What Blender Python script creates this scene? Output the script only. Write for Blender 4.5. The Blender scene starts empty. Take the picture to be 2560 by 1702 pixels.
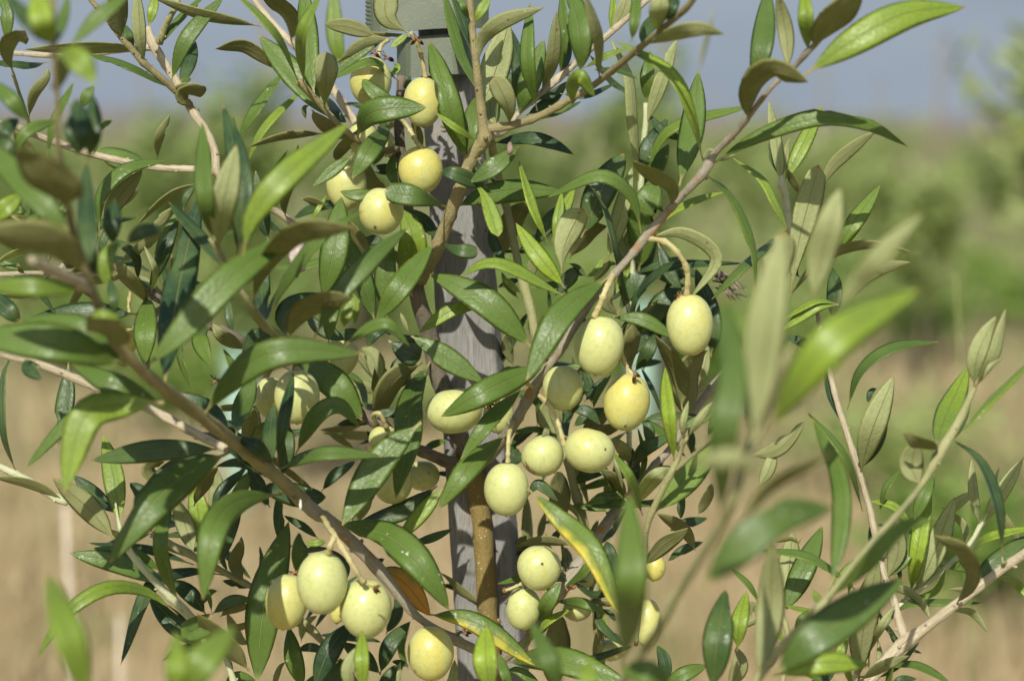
import bpy, math, random
import numpy as np
from mathutils import Vector, Matrix
random.seed(7)
S = bpy.context.scene
COL = S.collection
R = math.radians
# ---------------- camera, light, sky ----------------
CAM_H = 1.38
PITCH = 5.1
cd = bpy.data.cameras.new('camera'); cam = bpy.data.objects.new('camera', cd); COL.objects.link(cam)
cd.lens = 55; cd.sensor_width = 23.5; cd.clip_start = 0.05; cd.clip_end = 6000
cam.location = (0, 0, CAM_H); cam.rotation_euler = (R(90 - PITCH), 0, 0)
cd.dof.use_dof = True; cd.dof.focus_distance = 0.985; cd.dof.aperture_fstop = 4.7; cd.dof.aperture_blades = 7
S.camera = cam
SUN_EL, SUN_AZ = 38.0, 11.0           # sun stands behind the camera, a little to the left
ts = Vector((-math.sin(R(SUN_AZ))*math.cos(R(SUN_EL)), -math.cos(R(SUN_AZ))*math.cos(R(SUN_EL)), math.sin(R(SUN_EL))))
sl = bpy.data.lights.new('sun', 'SUN'); sl.energy = 5.0; sl.angle = R(0.53); sl.color = (1, .945, .85)
so = bpy.data.objects.new('sun', sl); COL.objects.link(so); so.rotation_euler = ts.to_track_quat('Z', 'Y').to_euler()
W = bpy.data.worlds.new('World'); S.world = W; W.use_nodes = True
nt = W.node_tree; N = nt.nodes; LK = nt.links
bg = N['Background']; bg.inputs['Strength'].default_value = 0.104
sky = N.new('ShaderNodeTexSky'); sky.sky_type = 'NISHITA'; sky.sun_disc = False
sky.sun_elevation = R(SUN_EL); sky.sun_rotation = R(180 + SUN_AZ); sky.dust_density = 2.0
tc = N.new('ShaderNodeTexCoord'); sx = N.new('ShaderNodeSeparateXYZ'); LK.new(tc.outputs['Generated'], sx.inputs[0])
mr = N.new('ShaderNodeMapRange'); mr.inputs[1].default_value = .10; mr.inputs[2].default_value = .42
mr.inputs[3].default_value = 1; mr.inputs[4].default_value = 0
LK.new(sx.outputs[2], mr.inputs[0])
cn = N.new('ShaderNodeTexNoise'); cn.inputs['Scale'].default_value = 9; cn.inputs['Detail'].default_value = 4
mp = N.new('ShaderNodeMapping'); mp.inputs['Scale'].default_value = (1, 1, 3); LK.new(tc.outputs['Generated'], mp.inputs[0]); LK.new(mp.outputs[0], cn.inputs['Vector'])
cr = N.new('ShaderNodeValToRGB')
cr.color_ramp.elements[0].position = .3; cr.color_ramp.elements[0].color = (2.80, 3.38, 4.10, 1)
cr.color_ramp.elements[1].position = .7; cr.color_ramp.elements[1].color = (3.40, 3.92, 4.60, 1)
LK.new(cn.outputs[0], cr.inputs[0])
mx = N.new('ShaderNodeMix'); mx.data_type = 'RGBA'; LK.new(mr.outputs[0], mx.inputs[0]); LK.new(sky.outputs[0], mx.inputs[6]); LK.new(cr.outputs[0], mx.inputs[7])
LK.new(mx.outputs[2], bg.inputs['Color'])
S.view_settings.view_transform = 'Standard'; S.view_settings.look = 'None'
S.view_settings.exposure = 0.0; S.view_settings.gamma = 1; S.view_settings.use_curve_mapping = False

# ---------------- helpers ----------------
FPX = 55/23.5*2560
MW = Matrix.Translation(cam.location) @ cam.rotation_euler.to_matrix().to_4x4()
def depth(z): return 1.0 - (z if z < 5 else 5+(z-5)*1.75)/100.0
def P(x, y, z):      # image place (native px) and cm in front of the focus plane -> world point
    d = depth(z)
    return MW @ Vector(((x-1280)/FPX*d, -(y-851)/FPX*d, -d))
def px2m(n, z): return n/FPX*depth(z)
TS = 2358/800
TX = (0, 600, 1200, 1760); TY = (0, 390, 780, 1170)
def T(c, r, x, y): return TX[c]+x/TS, TY[r]+y/TS
def tag(o, label=None, cat=None, group=None, kind=None):
    if label: o['label'] = label
    if cat: o['category'] = cat
    if group: o['group'] = group
    if kind: o['kind'] = kind
    return o
def empty(name, loc, **k):
    o = bpy.data.objects.new(name, None); COL.objects.link(o); o.location = loc; o.empty_display_size = .02
    tag(o, **k); return o
WL = {}
def mesh(name, verts, faces, mats, parent=None, uvs=None, mi=None, origin=(0, 0, 0), smooth=True, **k):
    m = bpy.data.meshes.new(name)
    og = Vector(origin)
    m.from_pydata([tuple(Vector(v)-og) for v in verts] if not isinstance(verts, np.ndarray) else (verts-np.array(origin)).tolist(), [], faces)
    for a in (mats if isinstance(mats, (list, tuple)) else [mats]): m.materials.append(a)
    if uvs is not None:
        ul = m.uv_layers.new(name='UVMap')
        idx = np.empty(len(m.loops), dtype=np.int32); m.loops.foreach_get('vertex_index', idx)
        ul.data.foreach_set('uv', np.array(uvs, dtype=np.float32)[idx].ravel())
    if mi is not None: m.polygons.foreach_set('material_index', mi)
    if smooth: m.polygons.foreach_set('use_smooth', [True]*len(m.polygons))
    o = bpy.data.objects.new(name, m); COL.objects.link(o)
    if parent is not None:
        o.parent = parent; o.location = og - WL.get(parent.name, Vector(parent.location))
    else: o.location = og
    WL[o.name] = og.copy()
    tag(o, **k)
    return o
def catmull(pts, n):
    """pts: list of tuples any dimension; n samples evenly spread over the segments."""
    p = [np.array(a, float) for a in pts]
    if len(p) == 2: p = [p[0], (p[0]+p[1])/2, p[1]]
    p = [2*p[0]-p[1]] + p + [2*p[-1]-p[-2]]
    segs = len(p)-3; d = [np.linalg.norm((p[i+2]-p[i+1])[:2])+1e-6 for i in range(segs)]
    cum = np.concatenate([[0], np.cumsum(d)]); out = []
    for s in np.linspace(0, cum[-1], n):
        i = min(segs-1, int(np.searchsorted(cum, s, 'right')-1)); t = (s-cum[i])/d[i]
        a, b, c, e = p[i:i+4]
        out.append(.5*((2*b)+(c-a)*t+(2*a-5*b+4*c-e)*t*t+(3*b-a-3*c+e)*t**3))
    return out
def tube(pts, rad, k=10, wob=0.0, caps=True, seed=0):
    """world points and radii -> verts, faces, uvs"""
    rng = random.Random(seed); V = []; F = []; U = []
    pts = [Vector(a) for a in pts]; up = Vector((0.3, -1, .2)).normalized(); L = 0
    for i, p in enumerate(pts):
        t = (pts[min(i+1, len(pts)-1)] - pts[max(i-1, 0)]).normalized()
        a = t.cross(up).normalized(); b = a.cross(t).normalized(); up = b
        if i: L += (p-pts[i-1]).length
        for j in range(k+1):
            an = 2*math.pi*j/k
            rr = rad[i]*(1+wob*math.sin(3*an+i*.7+seed)*.5+wob*(rng.random()-.5))
            V.append(p + (a*math.cos(an)+b*math.sin(an))*rr if j < k else V[-k].copy()); U.append((j/k, L*20))
    for i in range(len(pts)-1):
        for j in range(k):
            q = i*(k+1)+j; F.append((q, q+1, q+k+2, q+k+1))
    if caps:
        F.append(tuple(range(k-1, -1, -1))); o = (len(pts)-1)*(k+1); F.append(tuple(range(o, o+k)))
    return V, F, U
# ---------------- materials ----------------
class NB:
    def __init__(s, name):
        s.m = bpy.data.materials.new(name); s.m.use_nodes = True; s.t = s.m.node_tree; s.n = s.t.nodes; s.l = s.t.links
        s.b = s.n['Principled BSDF']; s.out = s.n['Material Output']
    def node(s, t, **k):
        n = s.n.new(t)
        for a, b in k.items(): setattr(n, a, b)
        return n
    def val(s, sock, v):
        if isinstance(v, bpy.types.NodeSocket): s.l.new(v, sock)
        else: sock.default_value = v
    def math(s, op, a, b=0.0, c=0.0, clamp=False):
        n = s.node('ShaderNodeMath', operation=op, use_clamp=clamp)
        for i, v in enumerate((a, b, c)): s.val(n.inputs[i], v)
        return n.outputs[0]
    def mix(s, f, a, b):
        n = s.node('ShaderNodeMix', data_type='RGBA'); s.val(n.inputs[0], f)
        s.val(n.inputs[6], (*a, 1) if isinstance(a, tuple) else a); s.val(n.inputs[7], (*b, 1) if isinstance(b, tuple) else b)
        return n.outputs[2]
    def noise(s, vec, scale, detail=3, rough=.5):
        n = s.node('ShaderNodeTexNoise'); s.l.new(vec, n.inputs['Vector']); n.inputs['Scale'].default_value = scale
        n.inputs['Detail'].default_value = detail; n.inputs['Roughness'].default_value = rough; return n.outputs[0]
    def ramp(s, f, lo, hi, a=0.0, b=1.0):
        n = s.node('ShaderNodeMapRange', interpolation_type='SMOOTHSTEP'); s.val(n.inputs[0], f)
        for i, v in enumerate((lo, hi, a, b)): s.val(n.inputs[i+1], v)
        return n.outputs[0]
    def mapping(s, vec, scale, loc=None):
        n = s.node('ShaderNodeMapping'); s.l.new(vec, n.inputs[0]); n.inputs['Scale'].default_value = scale
        if loc is not None: s.l.new(loc, n.inputs['Location'])
        return n.outputs[0]
    def bump(s, h, st, dist):
        n = s.node('ShaderNodeBump'); n.inputs['Strength'].default_value = st; n.inputs['Distance'].default_value = dist
        s.l.new(h, n.inputs['Height']); s.l.new(n.outputs[0], s.b.inputs['Normal']); return n.outputs[0]
def leafmat(under):
    b = NB('leaf_underside' if under else 'leaf_top')
    uv = b.node('ShaderNodeTexCoord'); sp = b.node('ShaderNodeSeparateXYZ'); b.l.new(uv.outputs['UV'], sp.inputs[0])
    u = b.math('ABSOLUTE', b.math('MULTIPLY_ADD', sp.outputs[0], 2.0, -1.0)); v = sp.outputs[1]
    oi = b.node('ShaderNodeObjectInfo'); oc = b.node('ShaderNodeSeparateColor'); b.l.new(oi.outputs['Color'], oc.inputs[0])
    tone, yel, spk = oc.outputs[0], oc.outputs[1], oc.outputs[2]; rnd = oi.outputs['Random']
    ob = uv.outputs['Object']
    off = b.node('ShaderNodeCombineXYZ'); b.l.new(b.math('MULTIPLY', rnd, 40.0), off.inputs[0])
    ov = b.node('ShaderNodeVectorMath', operation='ADD'); b.l.new(ob, ov.inputs[0]); b.l.new(off.outputs[0], ov.inputs[1]); ob = ov.outputs[0]
    n1 = b.noise(ob, 60, 3); n2 = b.noise(ob, 700, 3); n3 = b.noise(ob, 160, 2)
    mid = b.ramp(u, .02, .07, 1, 0)
    side = b.node('ShaderNodeTexWave', wave_type='BANDS', bands_direction='Y')
    vv = b.node('ShaderNodeCombineXYZ'); b.l.new(b.math('MULTIPLY_ADD', u, -.14, v), vv.inputs[1]); b.l.new(vv.outputs[0], side.inputs['Vector'])
    side.inputs['Scale'].default_value = 5.5; side.inputs['Distortion'].default_value = 1.2; side.inputs['Detail'].default_value = 1
    edge = b.ramp(u, .90, .98, 0, 1); pet = b.ramp(v, .05, .12, 1, 0); tipc = b.ramp(v, .955, .99, 0, 1)
    if not under:
        g = b.mix(b.ramp(tone, 0, .5), (.024, .064, .030), (.115, .195, .030))  # darkest green is mostly shade put into the leaf colour
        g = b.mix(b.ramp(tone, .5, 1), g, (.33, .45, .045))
        g = b.mix(b.math('MULTIPLY', b.ramp(n1, .35, .7), .45), g, (.16, .24, .06))
        g = b.mix(b.math('MULTIPLY', b.ramp(n2, .35, .7), .25), g, (.07, .12, .035))
        g = b.mix(b.math('MULTIPLY', b.ramp(side.outputs[1], .86, 1), .05), g, (.17, .22, .07))
        vein = (.30, .34, .12)
    else:
        g = b.mix(tone, (.19, .195, .07), (.41, .45, .23))  # shaded to sunlit underside, put into the base colour
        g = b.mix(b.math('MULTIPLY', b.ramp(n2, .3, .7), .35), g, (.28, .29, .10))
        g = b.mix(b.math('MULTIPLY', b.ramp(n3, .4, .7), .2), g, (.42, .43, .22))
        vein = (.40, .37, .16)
    # yellowing from the margin and one side
    ys_ = b.math('ADD', b.math('MULTIPLY', sp.outputs[0], .75), b.math('MULTIPLY_ADD', n1, 1.1, -.55))
    ys_ = b.math('ADD', ys_, b.math('MULTIPLY', v, .30)); ys_ = b.math('ADD', ys_, b.math('MULTIPLY', u, .10))
    ym = b.ramp(b.math('ADD', b.math('ADD', ys_, b.math('MULTIPLY_ADD', n3, .7, -.35)), b.math('MULTIPLY_ADD', yel, 1.15, -1.35)), -.28, .40)
    ym = b.math('MULTIPLY', ym, b.ramp(yel, .02, .1))
    ycol = b.mix(b.ramp(yel, .75, 1), (.57, .50, .06), (.50, .27, .02))
    g = b.mix(ym, g, ycol)
    g = b.mix(b.math('MULTIPLY', mid, .5), g, vein)
    g = b.mix(b.math('MULTIPLY', edge, .6), g, (.34, .31, .06))
    g = b.mix(pet, g, (.38, .35, .14)); g = b.mix(b.math('MULTIPLY', tipc, .8), g, (.42, .25, .07))
    # dust and old scratches as pale specks on some leaves
    sn = b.noise(b.mapping(ob, (1, 1, 1)), 420, 1); g = b.mix(b.math('MULTIPLY', b.ramp(sn, .70, .76), spk), g, (.62, .63, .55))
    bs = b.node('ShaderNodeTexVoronoi'); b.l.new(ob, bs.inputs['Vector']); bs.inputs['Scale'].default_value = 150
    g = b.mix(b.math('MULTIPLY', b.math('MULTIPLY', b.ramp(bs.outputs[0], .05, .13, 1, 0), b.ramp(n1, .50, .56)), .75), g, (.16, .12, .05))
    b.l.new(g, b.b.inputs['Base Color'])
    b.b.inputs['Roughness'].default_value = .62 if under else .36
    if not under:
        b.l.new(b.math('ADD', b.math('MULTIPLY', n2, .45), b.math('MULTIPLY_ADD', n1, .25, .10)), b.b.inputs['Roughness'])
        b.b.inputs['Specular IOR Level'].default_value = .48
    else: b.b.inputs['Specular IOR Level'].default_value = .25
    h = b.math('ADD', b.math('MULTIPLY', n2, .5), b.math('MULTIPLY', mid, -1.2 if not under else 1.5))
    h = b.math('ADD', h, b.math('MULTIPLY', side.outputs[1], .05)); h = b.math('ADD', h, b.math('MULTIPLY', n3, .6))
    nn = b.bump(h, .75, .0006)
    tr = b.node('ShaderNodeBsdfTranslucent'); hsv = b.node('ShaderNodeHueSaturation'); b.l.new(g, hsv.inputs['Color'])
    hsv.inputs['Saturation'].default_value = 1.25; hsv.inputs['Value'].default_value = 2.2; b.l.new(hsv.outputs[0], tr.inputs['Color'])
    ms = b.node('ShaderNodeMixShader'); ms.inputs[0].default_value = .28
    b.l.new(b.b.outputs[0], ms.inputs[1]); b.l.new(tr.outputs[0], ms.inputs[2]); b.l.new(ms.outputs[0], b.out.inputs[0])
    return b.m
M_TOP, M_UND = leafmat(False), leafmat(True)
def barkmat(name, c1, c2, c3, fib=1.0, speck=0.0, rough=.8, lo=.38, hi=.66):
    b = NB(name); tc = b.node('ShaderNodeTexCoord'); uv = tc.outputs['UV']; ob = tc.outputs['Object']
    f = b.noise(b.mapping(uv, (9, 1.4, 1)), 3.0, 4, .6); n = b.noise(ob, 90, 4); n2 = b.noise(ob, 900, 2)
    c = b.mix(b.ramp(n, lo, hi), c1, c2); c = b.mix(b.math('MULTIPLY', b.ramp(f, .5, .68), .7*fib), c, c3)
    if speck: c = b.mix(b.math('MULTIPLY', b.ramp(n2, .66, .72), speck), c, (.62, .58, .42))
    b.l.new(c, b.b.inputs['Base Color']); b.b.inputs['Roughness'].default_value = rough
    h = b.math('ADD', b.math('MULTIPLY', f, 1.0*fib), b.math('MULTIPLY', n2, .5)); b.bump(h, .7, .0012)
    return b.m
BARK = {
 'c': barkmat('cream_bark', (.57, .50, .34), (.49, .42, .28), (.24, .20, .13), 1.1),
 'g': barkmat('green_twig_bark', (.33, .33, .15), (.27, .28, .12), (.36, .33, .18), .5, .4),
 't': barkmat('tan_smooth_bark', (.33, .28, .13), (.25, .22, .10), (.16, .13, .07), .7, .3),
 'r': barkmat('reddish_brown_bark', (.34, .305, .225), (.37, .21, .085), (.20, .175, .13), 1.0, .4, .8, .575, .64),
 'd': barkmat('dark_grey_bark', (.14, .12, .085), (.21, .17, .12), (.07, .06, .045), 1.2, .2),
 'o': barkmat('olive_brown_trunk_bark', (.23, .165, .045), (.17, .13, .04), (.12, .09, .04), .6, .75),
 's': barkmat('pale_fruit_stalk', (.52, .48, .22), (.45, .38, .17), (.36, .22, .10), .4, 0, .55),
 'p': barkmat('pale_shoot', (.50, .52, .32), (.42, .46, .26), (.36, .38, .2), .3, .2),
}
# ---------------- traced data ----------------
# branches: bark, then points "column row x y z(cm) r" ; column/row inherit
BR = {
'trunk': ('d', '1 0 1190 560 -2 32; 1180 760 -2 34; 1172 950 -2 36; 1185 1110 -2 38; 1 1 1225 300 -2 42; 1265 620 -1.6 48; 1292 930 -1.6 56; 1325 1100 -2 58; 1390 1290 -2.4 62; 1 2 1440 400 -2.6 64; 1490 540 -2.6 66; 1580 800 -2.5 68; 1660 1050 -2.4 70; 1715 1200 -2.4 72; 1 3 1745 130 -2.4 72; 1790 500 -2.3 72; 1815 900 -2.3 72; 1835 1250 -2.2 73; 1850 1600 -2.1 74'),
'A': ('tA', '1 3 1760 1345 1.2 44; 1600 1270 1.6 44; 1300 1085 2.5 36; 1010 730 3.2 58; 770 490 3.8 56; 600 340 4.5 58; 0 2 2330 1480 4.6 62; 2000 1180 6 62; 1500 780 8.5 60; 1100 480 11 58; 930 310 12 52; 0 1 820 1330 12.5 48; 690 1010 13.5 42; 580 700 14.2 38; 510 430 15 32; 0 0 430 1100 16 28; 420 700 16.5 26; 395 380 17 26; 395 -60 17 24'),
'B': ('c', '0 0 1590 1270 -1 24; 1450 1250 -1 25; 1150 1235 -1 25; 900 1190 -.6 26; 690 1140 -.3 26; 470 1070 0 27; 300 1010 .5 26; 160 950 1 24; 0 915 1.5 24; -120 890 2 22'),
'C': ('c', '1 1 1290 1010 -1.5 34; 1150 960 -3 32; 1020 900 -3.5 30; 880 800 -4 28; 620 660 -3.5 28; 440 545 -3 32; 300 430 -2.5 24; 0 1 1860 310 -1.8 28; 1720 210 -1.4 26; 0 0 1600 1270 -1 30; 1585 1130 -1 30; 1520 970 -1 28; 1400 790 -1 30; 1300 600 -1 30; 1220 480 -1 30; 1130 330 -1 34; 1085 200 -1 22'),
'B2': ('c', '0 0 1150 350 -1.3 24; 1000 360 -1.5 22; 600 400 -2 20; 350 408 -2 20; 140 395 -2.2 18; -80 380 -2.5 18'),
'C2': ('g', '0 0 1175 320 -1 26; 1225 180 -.5 22; 1290 60 0 20; 1330 -60 0 20'),
'D': ('t', '0 0 1400 775 -.8 26; 1260 640 0 24; 1060 465 .8 26; 960 350 1 22; 900 290 1.2 20; 780 130 1.5 18; 650 -20 1.8 17; 600 -90 2 15'),
'D2': ('g', '0 0 220 930 1.2 14; 190 830 2.5 12; 140 680 4 12; 90 530 5 12'),
'E': ('c', '1 0 1170 1140 -2.2 30; 1060 1110 -4 28; 960 1040 -5 28; 870 935 -5 30; 700 680 -5.5 30; 520 450 -6 26; 350 290 -6 26; 180 100 -6.5 22; 60 -60 -7 20'),
'F': ('t', '1 0 1160 1100 -1.6 22; 1010 1110 0 22; 870 1035 1.5 22; 740 930 2 20; 600 780 2.4 22; 460 630 3 28; 430 600 3.2 18'),
'G': ('t', '1 1 1330 920 -1 44; 1380 820 -.4 46; 1440 720 .4 48; 1500 560 1 48; 1560 400 1.6 46; 1630 220 2.2 44; 1 0 1720 1140 2.6 46; 1800 1030 3 52; 1790 920 3.2 36; 1765 700 3.5 30; 1735 420 4 27; 1705 150 4.2 25; 1690 -80 4.4 24'),
'G2': ('t', '1 0 1800 955 3 36; 2000 925 3.2 30; 2200 860 3.5 28; 2 0 600 770 4 26; 720 700 4.5 24; 850 620 5 24; 1110 410 6.5 24; 1300 250 8 22; 1530 50 9.5 24; 1600 -60 10 18'),
'G3': ('c', '1 0 1820 1010 2.6 34; 1960 955 1.5 26; 2 0 280 840 .8 16; 440 700 0 26; 580 575 0 28; 690 480 0 24; 820 360 .3 22; 930 270 .6 24; 1080 140 1 20; 1260 -20 1.5 18'),
'H': ('gH', '1 0 1845 1020 1.5 30; 1880 1200 -2 30; 2 1 200 400 -2.2 28; 250 640 -2.2 28; 295 850 -2 30; 340 1010 -2 34; 385 1180 -2 34; 400 1300 -2 32; 2 2 520 650 -2.5 30; 620 1000 -3 30; 680 1230 -3 32; 2 3 745 330 -3 36; 800 620 -3 38; 845 900 -3 38; 875 1180 -3 36; 890 1700 -3 36'),
'I': ('p', '2 2 1110 1400 -3 18; 1100 1000 -3 18; 1095 400 -3.2 18; 2 1 1105 1160 -3.2 18; 1120 900 -3.2 20; 1160 500 -3 20; 2 0 1190 1300 -3 20; 1205 1050 -3 20; 1222 900 -3 20; 1222 760 -3 20'),
'J': ('r', '1 2 1690 1160 -2.3 44; 1850 1060 -.2 42; 2000 850 1.8 46; 2 2 330 680 2.4 48; 400 560 2.8 48; 480 420 3.2 32; 560 330 3.4 34; 2 1 600 1420 3.6 36; 700 1250 3.8 36; 850 1030 4 36; 980 880 4.2 34; 1100 750 4.4 32; 1220 600 4.6 40; 1400 390 5 33; 1550 230 5.4 32; 1650 120 5.6 46; 2 0 1740 1120 5.8 30; 1900 960 6.4 28; 1975 860 6.8 30; 3 0 500 640 7.4 22; 660 500 7.6 22; 760 385 8 28; 840 310 8.2 22; 930 200 8.4 16'),
'K': ('d', '1 2 1690 1150 -2.4 50; 1550 1110 -1.6 48; 1400 1050 -.8 42; 1290 1000 0 38; 1000 820 0 38; 880 720 -.4 34; 500 470 -1.5 32; 60 230 -2.5 32; 0 2 1800 225 -2 38; 1650 140 -1.8 32; 1500 85 -1.8 28; 0 1 1300 1120 -1.8 26; 1090 1005 -1.6 32; 970 890 -1.6 28; 800 800 -1.6 22; 500 740 -1.6 34; 420 660 -1.6 26; 250 560 -1 20; 100 440 0 16'),
'K2': ('c', '0 1 500 750 -1.6 20; 420 850 0 18; 200 866 .5 18; 0 872 1 18; -120 870 1 18'),
'N': ('c', '0 2 1690 1020 7 30; 1400 870 6.6 30; 1050 690 6.4 30; 700 550 6.4 30; 330 400 6.6 28; 80 330 6.8 24; -150 260 7 24'),
'N2': ('c', '0 1 660 990 13.6 34; 560 920 14.5 38; 400 850 15.5 38; 230 765 16.5 32'),
'AB': ('g', '0 2 2200 1320 4.6 26; 2010 1150 2 22; 1890 850 -1 20; 1960 480 .5 22; 2110 225 5.6 26; 0 1 2030 1310 6.2 28; 1930 1230 7 34; 1830 1070 8 22; 1700 880 8.4 22; 1620 720 8.8 26; 1560 600 9 30'),
'O': ('p', '0 2 500 1410 3 16; 420 1370 3 30; 200 1240 3 30; 0 1140 3 24; -120 1090 3 20'),
'Pb': ('p', '0 3 1760 1700 4 22; 1640 1350 4 22; 1430 1120 4 28; 1330 1020 4.5 34; 1100 790 5 24; 940 590 5 26; 880 420 4.6 14; 850 250 4.6 6'),
'Q': ('g', '1 3 900 1640 1 22; 760 1450 .6 20; 620 1290 .2 20; 480 1140 0 20; 250 980 0 22; 100 880 0 22; 0 3 1600 740 0 24; 1290 580 0 26; 1120 480 0 28'),
'Rb': ('r', '1 3 1840 1560 -2.2 34; 1950 1400 -1.2 36; 2100 1290 -.3 32; 2 3 400 1150 0 30; 600 890 -.5 52; 740 700 -1 48; 870 500 -1.4 42; 1000 320 -1.6 36; 1110 200 -1.8 34; 1210 70 -1.8 26; 2 2 1300 1110 -2 26; 1400 1010 -2.2 26; 1600 700 -2.5 28; 1720 540 -2.5 28; 1840 400 -2.6 22'),
'Sb': ('g', '2 3 1150 1300 2 16; 1210 700 4 18; 1240 400 5 22; 2 2 1400 1200 5.5 24; 1460 1080 5.6 18; 1500 970 5.8 14; 1530 920 6 11'),
'S2': ('g', '2 2 1430 1170 5.5 16; 1600 1030 6 14; 1750 910 7 13'),
'U': ('U', '2 3 1000 1640 15 40; 1150 1420 16 36; 1320 1180 17 36; 1510 840 18 34; 1690 560 19 40; 1790 400 19.5 40; 1880 200 20 42; 2 2 1960 1040 20 44; 2070 850 20 30; 2150 620 20.5 28; 2240 390 21 36; 2290 250 21 24'),
'Vb': ('g', '3 3 330 1700 12 34; 400 1540 12 34; 640 1250 12 36; 900 970 11.6 34; 1150 650 11 26; 1400 370 10 30; 3 2 1590 1290 8.5 24; 1750 1020 8 46; 1880 800 7.6 34; 1990 560 7.4 28'),
'Wb': ('c', '3 3 1490 1290 3 32; 1430 1100 2.6 30; 1390 950 2.4 26; 1330 790 2.2 22; 1290 610 2 24; 1240 390 2 24; 3 2 1230 1480 2 20; 1160 1230 2 20; 1110 1070 2 22; 1040 850 2 22; 985 680 2 20; 910 380 1.6 18; 860 150 1.4 16; 3 1 820 1060 1.2 16'),
'X': ('c', '3 3 1000 1800 2.5 48; 1220 1560 2.8 46; 1450 1310 3 58; 1640 1170 3.4 42; 1900 970 4 38; 2200 740 4.6 36; 2358 630 5 38; 2500 520 5.2 38'),
'Z': ('p', '3 3 1060 1620 1.6 16; 1240 1300 1.4 15; 1380 1090 1.2 20; 1530 930 1 24; 1760 750 1 22; 1960 560 1 20; 2040 420 1 22; 3 2 2150 1400 1 12; 2200 1280 1 8'),
'AA': ('p', '3 1 640 760 -2 22; 620 450 -2 22; 3 0 600 1440 -2 24; 575 1360 -2 30; 570 1290 -2 14'),
'L0': ('g', '3 3 520 1900 2 20; 620 1300 1.6 20; 570 1080 1 22; 560 1000 .6 14'),
}
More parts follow.
